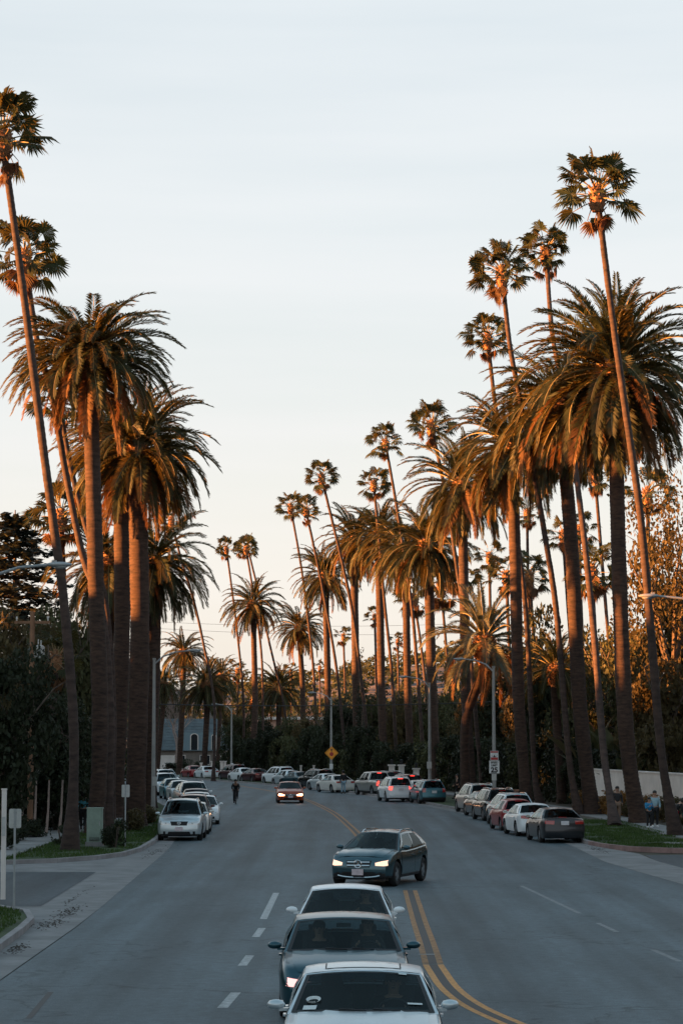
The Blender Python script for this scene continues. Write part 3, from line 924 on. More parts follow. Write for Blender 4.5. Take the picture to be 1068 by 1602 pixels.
# ---- fan palms in the gardens behind
YARD = [
    (690, 925, 262, 2.5, 24, 26, 706, 'bushy fan palm with an orange skirt behind the thick trunk by the teal wagon'),
    (648, 940, 275, 2.3, 22, 26, 672, 'shaggy fan palm with an orange skirt behind the white braking car'),
    (722, 905, 248, 2.2, 26, 18, 726, 'dark fan palm behind the open crowned date palm'),
    (765, 872, 235, 1.6, 18, 2, 770, 'small fan palm silhouetted in the gap left of the speed limit palm'),
    (792, 905, 215, 1.9, 24, 10, 800, 'dark fan palm left of the speed limit palm trunk'),
    (828, 905, 205, 1.9, 26, 22, 842, 'fan palm with a glowing orange skirt right of the speed limit palm'),
    (824, 805, 240, 1.7, 22, 12, 829, 'tall thin garden fan palm seen over the silver wagon'),
    (930, 748, 205, 1.7, 20, 20, 958, 'tall garden fan palm with a dry orange beard between the two biggest crowns'),
    (880, 838, 225, 1.7, 24, 8, 898, 'garden fan palm left of the orange skirted date palm trunk'),
    (926, 900, 170, 2.0, 26, 18, 936, 'garden fan palm with a drooping orange skirt between the two thick right trunks'),
    (905, 830, 235, 1.7, 22, 8, 914, 'garden fan palm just right of the orange skirted date palm trunk'),
    (1012, 775, 178, 1.8, 24, 14, 1020, 'garden fan palm right of the biggest date palm trunk'),
    (537, 995, 330, 1.35, 22, 12, 541, 'lone distant fan palm with an orange beard above the diamond sign'),
    (586, 965, 300, 1.4, 22, 8, 590, 'distant fan palm peeping left of the pickup palm'),
    (622, 1003, 330, 1.3, 20, 6, 624, 'distant fan palm low between the two braking car palms'),
    (500, 1045, 420, 1.4, 18, 6, 501, 'far fan palm on the hill foot right of the starry date palm'),
    (455, 1050, 430, 1.4, 18, 6, 456, 'far fan palm on the hill foot left of the starry date palm'),
    (96, 815, 150, 2.0, 30, 20, 106, 'garden fan palm with an orange skirt beside the dark cedar'),
    (372, 1052, 360, 1.8, 22, 14, 372, 'far bushy fan palm behind the thinnest far trunk'),
    (86, 1032, 118, 1.5, 22, 22, 84, 'short dry skirted fan palm in the left garden below the transformer'),
]
for i, (cx, cy, Y, size, nl, sk, bx, lab) in enumerate(YARD):
    fan_palm(px_path([(bx, 0), ((bx * 0.6 + cx * 0.4), (cy + 1150) / 2), (cx + (bx - cx) * 0.06, cy + 3700 / Y)], Y), .27, .19, size, lab, nl, sk, seed=50 + i, leaves=False, group='fan palms in the gardens', flare=1.3)

date_palm(px_path([(722, 0), (728, 1130), (752, 1060), (757, 1020)], 168),   .34, .31, 4.3, 46, 'grey green feather palm with long soft fronds behind the speed limit sign', 14, seed=90, grey=True, name='feather_palm', group='feather palms in the gardens', el_lo=-40)
date_palm(px_path([(398, 0), (398, 1120), (398, 1105)], 345), .3, .28, 3.6, 36, 'far feather palm low behind the middle hedge', 6, seed=91, fronds=False, name='feather_palm', group='feather palms in the gardens')
date_palm(px_path([(346, 0), (346, 1075), (346, 1065)], 330), .3, .28, 3.4, 36, 'far feather palm behind the blue roofed house', 6, seed=92, fronds=False, name='feather_palm', group='feather palms in the gardens')
date_palm(px_path([(172, 0), (172, 960), (170, 900)], 150), .34, .32, 4.4, 46, 'shaggy feather palm seen between the thick left trunks', 16, seed=93, name='feather_palm', group='feather palms in the gardens', el_lo=-60)
date_palm(px_path([(868, 0), (868, 1090), (868, 1060)], 160), .3, .28, 3.0, 40, 'low bushy feather palm behind the thin trunk by the silver wagon', 10, seed=94, fronds=False, name='feather_palm', group='feather palms in the gardens', el_lo=-30)

# ---------------------------------------------------------------- leafy trees, bushes and hedges
def leaf_cloud(seed, lobes, n, leaf, shell=0.45, flat=0.0):
    """Leaf-sized faces through the volume of several lobes, thinned by noise so that gaps show."""
    r = random.Random(seed); mb = MB()
    wts = [b[0] * b[1] for a, b in lobes]
    i = 0; guard = 0
    while i < n and guard < n * 6:
        guard += 1
        c, R = r.choices(lobes, wts)[0]
        d = Vector((r.gauss(0, 1), r.gauss(0, 1), r.gauss(0, 1))).normalized()
        q = 1 - shell * r.random() ** 1.6
        p = Vector((c[0] + d.x * R[0] * q, c[1] + d.y * R[1] * q, c[2] + d.z * R[2] * q))
        if noise.noise(p * 0.9 + Vector((seed, 0, 0))) < -0.12: continue
        if p.z < 0: continue
        i += 1
        a = Vector((r.gauss(0, 1), r.gauss(0, 1), r.gauss(0, 1) * (1 - flat))).normalized()
        b = a.cross(d + Vector((r.gauss(0, .6), r.gauss(0, .6), r.gauss(0, .6)))).normalized()
        s = leaf * r.uniform(0.6, 1.3)
        mb.add([p - a * s * 0.6, p + b * s * 0.36, p + a * s * 0.6, p - b * s * 0.36], [(0, 1, 2, 3)])
    return mb

def lobes_tree(seed, R, H, n):
    r = random.Random(seed); L = []
    for i in range(n):
        a = r.uniform(0, 2 * PI); z = r.random()
        q = R * 0.62 * math.sqrt(r.random()) * (1 - 0.35 * z)
        s = R * r.uniform(0.34, 0.55)
        L.append(((q * math.cos(a), q * math.sin(a), H * (0.25 + 0.62 * z)), (s, s, s * 0.8)))
    return L
CROWN = [leaf_cloud(i, lobes_tree(i + 40, 3.2, 5.6, 13), 8000, 0.20) for i in range(4)]
SPARSE = [leaf_cloud(i + 9, lobes_tree(i + 60, 3.6, 6.6, 22), 5200, 0.13, 0.7) for i in range(2)]
SHRUB = [leaf_cloud(i + 20, lobes_tree(i + 80, 1.25, 1.7, 9) + [((0, 0, 0.5), (1.0, 1.0, 0.6))], 2600, 0.13) for i in range(3)]
def hedge_cloud(seed):
    return leaf_cloud(seed, [((x + random.Random(seed + x * 7).uniform(-.2, .2), random.Random(seed + x).uniform(-.25, .25), z), (0.85, 0.75, 0.8)) for x in range(-3, 4) for z in (0.5, 1.5, 2.4)], 6500, 0.17)
HEDGE = [hedge_cloud(s) for s in (31, 32)]
MESHC = {}
def cloud(kind, i, m):
    src = {'crown': CROWN, 'sparse': SPARSE, 'shrub': SHRUB, 'hedge': HEDGE}[kind]
    i %= len(src)
    if (kind, i, m) not in MESHC:
        MESHC[kind, i, m] = src[i].mesh('crown', M[m], sm=False)
    return MESHC[kind, i, m]

def limbs(seed, H, R, r0, m='bark', n=7):
    r = random.Random(seed); mb = MB()
    fork = H * 0.42
    mb.tube([(0, 0, 0), (r.uniform(-.1, .1) * R, 0, fork * 0.5), (r.uniform(-.1, .1) * R, r.uniform(-.1, .1) * R, fork)], [r0 * 1.25, r0, r0 * 0.85], 8)
    for i in range(n):
        a = i * 2.4 + r.random(); q = R * r.uniform(0.35, 0.8); z = H * r.uniform(0.6, 0.95)
        p = Vector((0, 0, fork * r.uniform(0.75, 1.0)))
        e_ = Vector((q * math.cos(a), q * math.sin(a), z))
        m1 = p.lerp(e_, 0.45) + Vector((r.gauss(0, .12) * R, r.gauss(0, .12) * R, 0.06 * H))
        mb.tube([p, m1, e_], [r0 * 0.55, r0 * 0.33, r0 * 0.08], 5)
        for k in range(3):
            s = m1.lerp(e_, r.random()); t = s + Vector((r.gauss(0, .2) * R, r.gauss(0, .2) * R, r.uniform(0, .18) * H))
            mb.tube([s, s.lerp(t, .5) + Vector((0, 0, .03 * H)), t], [r0 * 0.2, r0 * 0.13, r0 * 0.04], 4)
    return mb

def tree(X, Y, h, wd, m, label, seed, kind='crown', name='broadleaf_tree', group='leafy trees behind the pavements', bark='bark', lift=0.25):
    root = thing(name, (X, Y, 0.1), label, 'tree', group, rz=random.Random(seed).uniform(0, 6.28))
    limbs(seed, h, wd, 0.05 * wd + 0.05, bark).obj('trunk', M[bark], root)
    c = link('crown', cloud(kind, seed, m), root)
    base_h, base_r = (5.6, 3.2) if kind == 'crown' else (6.6, 3.6)
    c.location = (0, 0, h * lift * 0.8)
    c.scale = (wd / base_r, wd / base_r, h * (1 - lift * 0.8) / base_h * 1.0)
    return root

def shrub(X, Y, h, wd, m, label, seed, group='shrubs beside the pavements', name='shrub', z=0.12):
    root = thing(name, (X, Y, z), label, 'shrub', group, rz=seed * 1.7)
    mb = MB()
    r = random.Random(seed)
    for i in range(5):
        a = i * 1.3; mb.tube([(0.05 * math.cos(a), 0.05 * math.sin(a), 0), (0.35 * wd * math.cos(a), 0.35 * wd * math.sin(a), h * 0.7)], [0.03, 0.012], 4)
    mb.obj('stem', M['bark'], root)
    c = link('foliage', cloud('shrub', seed, m), root)
    c.scale = (wd / 1.25, wd / 1.25, h / 2.05)
    return root

def hedge(X, Y, h, rz, label, seed, m='leaf_hedge', ln=1.0, group='clipped hedges behind the pavements', dp=1.0):
    root = thing('hedge', (X, Y, 0.1), label, 'hedge', group, rz=rz)
    mb = MB()
    for i in range(9):
        x = (i - 4) * 0.8 * ln
        mb.tube([(x, 0, 0), (x + random.Random(seed + i).uniform(-.2, .2), 0.1, h * 0.6)], [0.05, 0.03], 5)
    mb.obj('stem', M['bark'], root)
    c = link('foliage', cloud('hedge', seed, m), root)
    c.scale = (ln, 1.25 * dp, h / 3.2)
    return root

def gx(px, Y): return (px - 534) * Y / 3782.5

# right-hand gardens, from near to far
T = [  # px, distance, top y in the photograph, half width, material, label
    (1052, 148, 715, 5.2, 'leaf_warm_lit', 'sparse', 'tall loose tree with orange sunlit leaves against the sky'),
    (1062, 158, 850, 5.0, 'leaf_olive', 'crown', 'olive tree below the orange sunlit one'),
    (985, 165, 980, 3.9, 'leaf_mid', 'crown', 'rounded green tree between the biggest date palm and the last thin trunk'),
    (1035, 146, 1030, 3.6, 'leaf_olive', 'crown', 'bronze green garden tree above the white wall corner'),
    (925, 176, 990, 3.6, 'leaf_mid', 'crown', 'garden tree between the two thickest right trunks'),
    (858, 184, 962, 3.7, 'leaf_dark', 'crown', 'dark garden tree right of the speed limit palm'),
    (892, 190, 1010, 3.5, 'leaf_mid', 'crown', 'garden tree behind the thin trunk by the orange skirted palm'),
    (948, 168, 1085, 3.2, 'leaf_dark', 'crown', 'low dark garden tree above the white wall, left end'),
    (1010, 155, 1110, 3.4, 'leaf_dark', 'crown', 'low dark garden tree above the white wall, behind the pedestrians'),
    (840, 195, 1060, 3.6, 'leaf_olive', 'crown', 'olive garden tree behind the lamp with the speed limit sign'),
    (795, 212, 1040, 3.6, 'leaf_dark', 'crown', 'dark tree behind the date palm by the silver wagon'),
    (770, 222, 1090, 3.8, 'leaf_dark', 'crown', 'low dark tree behind the speed limit sign'),
    (712, 238, 1075, 3.8, 'leaf_dark', 'crown', 'dark tree left of the open crowned date palm trunk'),
    (655, 248, 1095, 4.0, 'leaf_dark', 'crown', 'dark tree behind the white gate pillars'),
    (610, 262, 1090, 4.0, 'leaf_mid', 'crown', 'green tree behind the silver pickup'),
    (572, 285, 1105, 4.2, 'leaf_dark', 'crown', 'dark tree behind the person in light jeans'),
    (530, 300, 1110, 4.2, 'leaf_mid', 'crown', 'round green tree behind the diamond sign'),
    (548, 318, 1090, 4.0, 'leaf_olive', 'crown', 'feathery olive tree above the diamond sign'),
    (480, 318, 1130, 4.0, 'leaf_dark', 'crown', 'low dark tree right of the starry date palm trunk'),
    (352, 372, 1105, 4.5, 'leaf_olive', 'crown', 'yellow green tree behind the blue roofed house'),
    (262, 350, 1075, 4.0, 'leaf_mid', 'crown', 'green tree beyond the bare pinkish tree'),
    (365, 288, 1140, 2.6, 'leaf_dark', 'crown', 'low dark tree right of the blue roofed house'),
    (384, 300, 1118, 2.8, 'leaf_mid', 'crown', 'rounded tree left of the palm above the cyclist'),
    (415, 292, 1128, 3.0, 'leaf_dark', 'crown', 'dark round tree right of the palm above the cyclist'),
    (452, 284, 1122, 2.8, 'leaf_mid', 'crown', 'green tree over the far white off-roader'),
    (492, 270, 1112, 3.0, 'leaf_olive', 'crown', 'olive tree just left of the diamond sign post'),
    (535, 262, 1098, 3.2, 'leaf_dark', 'crown', 'dark tree just right of the diamond sign post'),
    (583, 252, 1085, 3.0, 'leaf_mid', 'crown', 'green tree between the two cypresses'),
    (628, 240, 1080, 3.0, 'leaf_olive', 'crown', 'olive tree above the leftmost white gate pillars'),
    (690, 226, 1062, 3.2, 'leaf_mid', 'crown', 'green tree right of the teal wagon palm'),
    (745, 214, 1085, 3.0, 'leaf_olive', 'crown', 'olive tree left of the speed limit lamp post'),
]
for i, (px, Y, ty, wd, m, kind, lab) in enumerate(T):
    h = (1159 - ty) * Y / 3782.5 + CAM_H
    tree(gx(px, Y), Y, h, wd, m, lab, i + 1, kind, lift=0.05 if kind == 'crown' else 0.35)

# left-hand gardens
T2 = [
    (8, 104, 1015, 2.9, 'leaf_dark', 'near dark conical tree cut by the frame edge'),
    (58, 112, 1080, 2.9, 'leaf_dark', 'dark rounded tree above the fence of leaning stems'),
    (105, 122, 1095, 2.6, 'leaf_dark', 'dark rounded tree behind the tallest left fan palm trunk'),
    (40, 138, 985, 3.2, 'leaf_olive', 'reddish olive tree around the utility pole'),
    (104, 146, 955, 3.2, 'leaf_mid', 'green tree right of the utility pole'),
    (142, 156, 985, 3.2, 'leaf_dark', 'dark tree seen past the cabinet date palm'),
    (10, 150, 955, 3.6, 'leaf_olive', 'reddish tree at the frame edge below the cedar'),
    (172, 165, 1050, 3.0, 'leaf_mid', 'garden tree in the gap between the thick left trunks'),
]
for i, (px, Y, ty, wd, m, lab) in enumerate(T2):
    h = (1159 - ty) * Y / 3782.5 + CAM_H
    tree(gx(px, Y), Y, h, wd, m, lab, i + 31, 'crown', lift=0.03)

def cedar(X, Y, h, label):
    root = thing('cedar_tree', (X, Y, 0.1), label, 'tree')
    mb = MB(); mb.tube([(0, 0, 0), (0.1, 0, h * 0.5), (0, 0, h)], [0.42, 0.28, 0.04], 8)
    mb.obj('trunk', M['bark'], root)
    r = random.Random(77); lf = MB(); br = MB()
    for t in range(19):
        z = h * (0.30 + 0.68 * t / 19); R = 6.6 * (1 - (t / 19.5) ** 1.6) * r.uniform(.75, 1.1) + 0.6
        for k in range(8):
            a = k * 0.785 + t * 1.1 + r.uniform(-.25, .25); q = R * r.uniform(0.7, 1.1)
            e_ = Vector((q * math.cos(a), q * math.sin(a), z + r.uniform(-.8, .7)))
            br.tube([(0, 0, z), (e_.x * .6, e_.y * .6, e_.z + .2), e_], [0.09, 0.05, 0.015], 4)
            for i in range(95):
                f = r.uniform(0.22, 1.05); sp = 0.24 * q * (1.1 - f * 0.7)
                c = Vector((e_.x * f, e_.y * f, z + (e_.z - z) * f + 0.16 * math.sin(f * 3))) + Vector((r.gauss(0, .5) * sp, r.gauss(0, .5) * sp, r.gauss(0, .13)))
                b = r.uniform(0, 6.28); s = r.uniform(0.14, 0.34)
                u = Vector((math.cos(b), math.sin(b), r.gauss(0, .2))) * s; v = Vector((-math.sin(b), math.cos(b), r.gauss(0, .5))) * s * .45
                lf.add([c - u, c + v, c + u, c - v], [(0, 1, 2, 3)])
    br.obj('branch', M['bark'], root); lf.obj('crown', M['needle'], root, sm=False)
cedar(gx(22, 172), 172, (1159 - 800) * 172 / 3782.5 + CAM_H, 'dark cedar with flat layered branches beside the orange skirted garden palm')

def cypress(px, Y, ty, label, seed):
    h = (1159 - ty) * Y / 3782.5 + CAM_H
    root = thing('cypress_tree', (gx(px, Y), Y, 0.1), label, 'tree', 'dark cypresses behind the right pavement')
    mb = MB(); mb.tube([(0, 0, 0), (0, 0, h * 0.7)], [0.16, 0.05], 6); mb.obj('trunk', M['bark'], root)
    L = [((0, 0, h * (0.08 + 0.88 * i / 14)), (0.75 * (1 - (i / 15) ** 2) + .1,) * 2 + (h * 0.07,)) for i in range(15)]
    leaf_cloud(seed, L, 2200, 0.17).obj('crown', M['leaf_hedge'], root, sm=False)
cypress(566, 244, 1012, 'pointed dark cypress right of the person in light jeans', 3)
cypress(603, 250, 1050, 'shorter dark cypress behind the silver pickup', 4)

def bare_tree(X, Y, h, label):
    root = thing('bare_tree', (X, Y, 0.1), label, 'tree')
    r = random.Random(3); mb = MB(); tw = MB()
    def grow(p, d, L, rad_, lv):
        e_ = p + d * L
        m1 = p.lerp(e_, .5) + Vector((r.gauss(0, .06), r.gauss(0, .06), 0)) * L
        (mb if lv < 3 else tw).tube([p, m1, e_], [rad_, rad_ * .8, rad_ * .6], 5 if lv < 3 else 3)
        if lv >= 5: return
        for _ in range(3 if lv < 2 else 4):
            nd = (d + Vector((r.gauss(0, .42), r.gauss(0, .42), r.uniform(-.05, .3)))).normalized()
            grow(e_.lerp(p, r.random() * .3), nd, L * r.uniform(.6, .8), rad_ * .55, lv + 1)
    grow(Vector((0, 0, 0)), Vector((.05, 0, 1)), h * .3, .26, 0)
    mb.obj('trunk', M['bark_pale'], root); tw.obj('crown', M['bark_pale'], root)
bare_tree(gx(276, 322), 322, 11.5, 'bare pinkish tree with pale limbs in front of the house')

# hedges closing the gardens
HD = []
for i, Y in enumerate(frange(150, 215, 8.2)):
    HD.append((RX(Y) + 9.0, Y, 3.4 if Y < 165 else 4.4, i, Y))
for i, Y in enumerate(frange(222, 273, 6.2)):
    HD.append((RX(Y) + 7.5, Y, (4.2, 5.6, 3.4, 5.0, 6.2, 3.8)[i % 6], i + 20, Y))
RHL = ['behind the silver wagon', 'right of the sign lamp post', 'left of the sign lamp post', 'behind the parked car with roof rails', 'left of the parked car with roof rails', 'right of the teal wagon', 'behind the teal wagon', 'beside the white gate pillars', 'behind the white gate pillars', 'left of the white gate pillars',
       'behind the silver pickup', 'left of the silver pickup', 'behind the person in light jeans', 'right of the diamond sign', 'behind the diamond sign', 'left of the diamond sign', 'behind the dark car left of the diamond sign', 'behind the white car beyond the oncoming one', 'above the dark maroon car', 'above the cyclist', 'left of the cyclist', 'beside the far lamp post', 'near the far white gate posts', 'beside the house steps']
for j, (x, y, h, s, Y) in enumerate(HD):
    rz = math.atan2(1, (RX(Y + 3) - RX(Y - 3)) / 6)
    hedge(x, y, h * random.Random(j).uniform(.85, 1.12), rz, 'dark hedge section ' + RHL[min(j, len(RHL) - 1)], s, ('leaf_hedge', 'leaf_dark', 'leaf_hedge', 'leaf_mid')[j % 4], ln=1.15 if Y > 220 else 1.45)
# low hedge and flowers before the white wall
for i, (px, Y, h, m, lab) in enumerate([(940, 136, 1.5, 'leaf_flower', 'orange flowering bush left of the hidden walker by the wall'), (966, 134, 1.5, 'leaf_flower', 'yellow orange bush between the two right trunks'), (998, 131, 1.45, 'leaf_olive', 'brownish hedge shrub behind the pedestrian in pale blue'), (1022, 128, 1.4, 'leaf_flower', 'bronze shrub left of the last fan palm'), (1050, 124, 1.45, 'leaf_olive', 'olive brown shrub right of the last fan palm'), (1078, 120, 1.4, 'leaf_olive', 'olive shrub at the frame edge by the last pedestrian'), (918, 141, 1.3, 'leaf_flower', 'orange flowers beside the orange skirted palm')]):
    shrub(gx(px, Y), Y, h, 1.25, m, lab, i, group='flowering shrubs along the white wall')
for i, (px, Y, h, lab) in enumerate([(268, 318, 1.6, 'dark bush at the left end of the blue roofed house'), (292, 314, 1.9, 'dark bush under the arched dormer'), (312, 308, 1.7, 'dark bush left of the far white post'), (338, 304, 2.0, 'dark bush by the far white gate'), (360, 296, 2.2, 'dark bush right of the far white gate')]):
    shrub(gx(px, Y), Y, h, 1.6, 'leaf_dark', lab, i + 41, group='dark bushes before the blue roofed house')
# left shrubs and hedge of leaning stems
for i, (px, Y, h, wd, m, lab) in enumerate([(101, 97, 0.95, .55, 'leaf_dark', 'small dark bush left of the tallest left fan palm'), (182, 94.5, 1.15, .6, 'leaf_dark', 'small dark bush right of the utility cabinet'), (205, 112, 1.1, .9, 'leaf_olive', 'dry brown bush at the foot of the widest left trunk'), (226, 122, 1.2, .9, 'leaf_olive', 'dry brown bush beside the left lamp post'), (90, 112, 1.0, .8, 'leaf_dark', 'low ivy bush at the fence foot right of the walker path'), (20, 100, 1.3, 1.0, 'leaf_dark', 'low dark bush behind the small sign'), (55, 104, 1.0, .9, 'leaf_dark', 'low dark bush under the leaning stems'), (-4, 92, 1.4, 1.1, 'leaf_dark', 'dark bush at the frame edge beside the tall pale post')]):
    shrub(gx(px, Y), Y, h, wd, m, lab, i + 11)
for i, (px, Y) in enumerate([(5, 110), (48, 114), (92, 118), (130, 130), (158, 142)]):
    hedge(gx(px, Y) - 1.2, Y, 3.4, 0.25, 'tall dark hedge with pale leaning stems, ' + ['at the frame edge', 'under the rounded tree', 'right of the walker path', 'behind the person in the blue top', 'between the thick left trunks'][i], i + 5, ln=0.8)
for i, (px, py, tx, ty) in enumerate([(56, 1290, 60, 1250), (76, 1285, 80, 1246), (96, 1292, 101, 1252), (40, 1295, 36, 1258)]):
    Y = 107 + i
    st = thing('leaning_stem', (gx(px, Y), Y, 0.1), ['pale leaning stem left of the next under the dark tree', 'pale upright stem in the middle of the leaning row', 'palest leaning stem beside the walker path', 'greyish leaning stem nearest the small sign'][i], 'tree stem', 'pale leaning stems under the hedge')
    mb = MB(); mb.tube([(0, 0, 0), ((tx - px) * Y / 3782.5 * .5 + .03, 0, 1.0), ((tx - px) * Y / 3782.5, 0, 2.4)], [.075, .05, .04], 7)
    mb.obj('trunk', M['bark_pale'], st)

# giant bird-of-paradise plants in the right gardens
def paddle_plant(X, Y, h, label, seed):
    r = random.Random(seed)
    root = thing('paddle_leaf_plant', (X, Y, 0.1), label, 'plant', 'broad leaved garden plants')
    for i in range(17):
        a = i * 2.4; el = rad(r.uniform(35, 85)); L = h * r.uniform(.55, 1.0)
        d = Vector((math.cos(a) * math.cos(el), math.sin(a) * math.cos(el), math.sin(el)))
        mb = MB()
        e_ = d * L * .62
        mb.tube([(0, 0, 0), e_], [.04, .02], 4)
        side = Vector((-math.sin(a), math.cos(a), 0)); rows = []
        for k in range(6):
            t = k / 5; c = e_ + d * (L * .4 * t) + Vector((math.cos(a), math.sin(a), -1)) * (.25 * t * t * L * .3)
            wv = .24 * math.sin(PI * (0.08 + .9 * t)) * (L / 3)
            up = side.cross(d) * (-.25)
            rows.append([c - side * wv + up * wv, c, c + side * wv + up * wv])
        mb.grid(rows)
        mb.obj('leaf', M['leaf_mid'] if i % 4 else M['leaf_olive'], root)
for i, (px, Y, h, lab) in enumerate([(960, 150, 5.6, 'tall bird of paradise plant between the two thick right trunks'), (985, 146, 4.6, 'bird of paradise plant right of the biggest date palm'), (930, 158, 6.4, 'tallest bird of paradise plant by the second thin trunk'), (1005, 150, 6.2, 'bird of paradise plant left of the last fan palm')]):
    paddle_plant(gx(px, Y), Y, h, lab, i)

# left wood keeps sun off; unseen right and rear belts added to darken reflections
def blocking_wood():
    r = random.Random(12); mb = MB()
    for i in range(460):
        if i < 310:
            Y = -150 + 570 * i / 310 + r.uniform(-3, 3)
            X = -58 - 10 * (i % 3) + r.uniform(-3, 3)
        elif i < 420:
            Y = -150 + 330 * (i - 310) / 110 + r.uniform(-3, 3)
            X = 44 + 9 * (i % 2) + r.uniform(-3, 3)
        else:
            Y = -140 + r.uniform(-8, 8); X = -60 + 3 * (i - 420)
        if Y > 300: X -= (Y - 300) * 0.22
        H = 18.3 + r.uniform(-1.8, 1.8) + 1.6 * noise.noise(Vector((Y * .05, 0, 4)))
        mb.tube([(X, Y, 0), (X, Y, H * .6)], [.35, .2], 5)
        for _ in range(620):
            d = Vector((r.gauss(0, 1), r.gauss(0, 1), r.gauss(0, 1))).normalized()
            t = r.random() ** 1.25
            q = 4.6 * (1 - 0.45 * t) * r.random() ** .4
            p = Vector((X + d.x * q, Y + d.y * q, H * (0.02 + .96 * t)))
            a = Vector((r.gauss(0, 1), r.gauss(0, 1), r.gauss(0, 1))).normalized(); b = a.orthogonal().normalized()
            s = r.uniform(.7, 1.15)
            mb.add([p - a * s, p + b * s * .7, p + a * s, p - b * s * .7], [(0, 1, 2, 3)])
        for _ in range(150):
            a = r.uniform(0, 2 * PI); q = 2.6 * r.random() ** .5
            p = Vector((X + q * math.cos(a), Y + q * math.sin(a), H * .8 * r.random()))
            a = Vector((r.gauss(0, 1), r.gauss(0, 1), r.gauss(0, 1))).normalized(); b = a.orthogonal().normalized()
            mb.add([p - a * 1.7, p + b * 1.5, p + a * 1.7, p - b * 1.5], [(0, 1, 2, 3)])
    tag(mb.obj('woods', M['leaf_dark'], sm=False), kind='stuff', label='dense dark wood left of the avenue, unseen belts added right and behind to darken reflections')
blocking_wood()
# trees over the hill foot
def hill_wood():
    r = random.Random(5); mb = MB()
    for i in range(620):
        X = r.uniform(-260, 260); t_ = r.random() ** .8; Y = 1150 + 400 * t_
        H = r.uniform(4, 11) * (1.5 if i % 9 == 0 else 1); Z0 = hill_z(X, t_)
        for _ in range(46):
            d = Vector((r.gauss(0, 1), r.gauss(0, 1), r.gauss(0, 1))).normalized()
            p = Vector((X + d.x * H * .6, Y + d.y * 3, Z0 + H * .5 + d.z * H * .45))
            a = Vector((r.gauss(0, 1), r.gauss(0, 1), r.gauss(0, 1))).normalized(); b = a.orthogonal().normalized(); s = r.uniform(.8, 1.8)
            mb.add([p - a * s, p + b * s * .7, p + a * s, p - b * s * .7], [(0, 1, 2, 3)])
    tag(mb.obj('woods', M['leaf_mid'], sm=False), kind='stuff')
hill_wood()

# ---------------------------------------------------------------- cars
M['trim'] = mat('black_plastic_trim', (0.018, 0.018, 0.02), 0.55)
M['tyre'] = mat('tyre_rubber', (0.016, 0.016, 0.017), 0.85)
M['rim'] = mat('alloy_rim', (0.42, 0.43, 0.45), 0.3, 0.85)
M['chrome'] = mat('chrome', (0.75, 0.77, 0.78), 0.12, 1.0)
M['glass'] = glass_mat('car_glass', (0.42, 0.54, 0.56), 0.022)
M['glass_dark'] = glass_mat('tinted_car_glass', (0.07, 0.09, 0.10), 0.018, (0.4, 0.45, 0.46))
M['cabin'] = mat('dark_cabin_lining', (0.022, 0.024, 0.027), 0.8)
M['seat'] = mat('dark_seat_cloth', (0.035, 0.037, 0.04), 0.85)
M['lamp_clear'] = mat('clear_headlight', (0.55, 0.57, 0.58), 0.08, 0.3, coat=1.0)
M['lamp_red'] = mat('red_lens', (0.34, 0.018, 0.02), 0.12, coat=1.0)
M['lamp_brake'] = emit('lit_brake_lens', (1.0, 0.05, 0.035), 0.6)
M['lamp_on'] = emit('lit_headlight', (1.0, 0.60, 0.42), 0.22)
M['lamp_beam'] = emit('bright_headlight', (1.0, 0.50, 0.25), 3.0)
M['lamp_drl'] = emit('lit_running_light', (1.0, 0.45, 0.42), 0.25)
M['plate'] = mat('licence_plate', (0.66, 0.64, 0.66), 0.5, var=0.08, scale=8)
M['plate_pink'] = mat('licence_plate_weathered', (0.60, 0.50, 0.53), 0.5, var=0.25, scale=14)
M['sticker'] = mat('windscreen_sticker', (0.62, 0.68, 0.68), 0.6)
PAINT = {
    'silver': paint('silver_paint', (0.56, 0.63, 0.66), 0.55),
    'silver_warm': paint('warm_silver_paint', (0.40, 0.40, 0.38), 0.6),
    'white': paint('white_paint', (0.78, 0.82, 0.84)),
    'ivory': paint('ivory_paint', (0.66, 0.64, 0.60)),
    'grey': paint('graphite_paint', (0.024, 0.028, 0.033), 0.4),
    'black': paint('black_paint', (0.012, 0.014, 0.016), 0.2, 0.2),
    'midnight': paint('midnight_paint', (0.022, 0.080, 0.105), 0.6, 0.28),
    'steel_blue': paint('blue_grey_paint', (0.060, 0.120, 0.145), 0.6, 0.25),
    'teal': paint('teal_paint', (0.035, 0.14, 0.18), 0.5),
    'aqua': paint('aqua_blue_paint', (0.05, 0.22, 0.28), 0.4),
    'red': paint('red_paint', (0.27, 0.012, 0.018), 0.2),
    'maroon': paint('maroon_paint', (0.06, 0.010, 0.014), 0.4),
    'glow_red': paint('glow_red_paint', (0.42, 0.07, 0.02), 0.25),  # headlight bloom mixed into the dark red body colour
    'brown': paint('brown_red_paint', (0.10, 0.03, 0.022), 0.4),
}

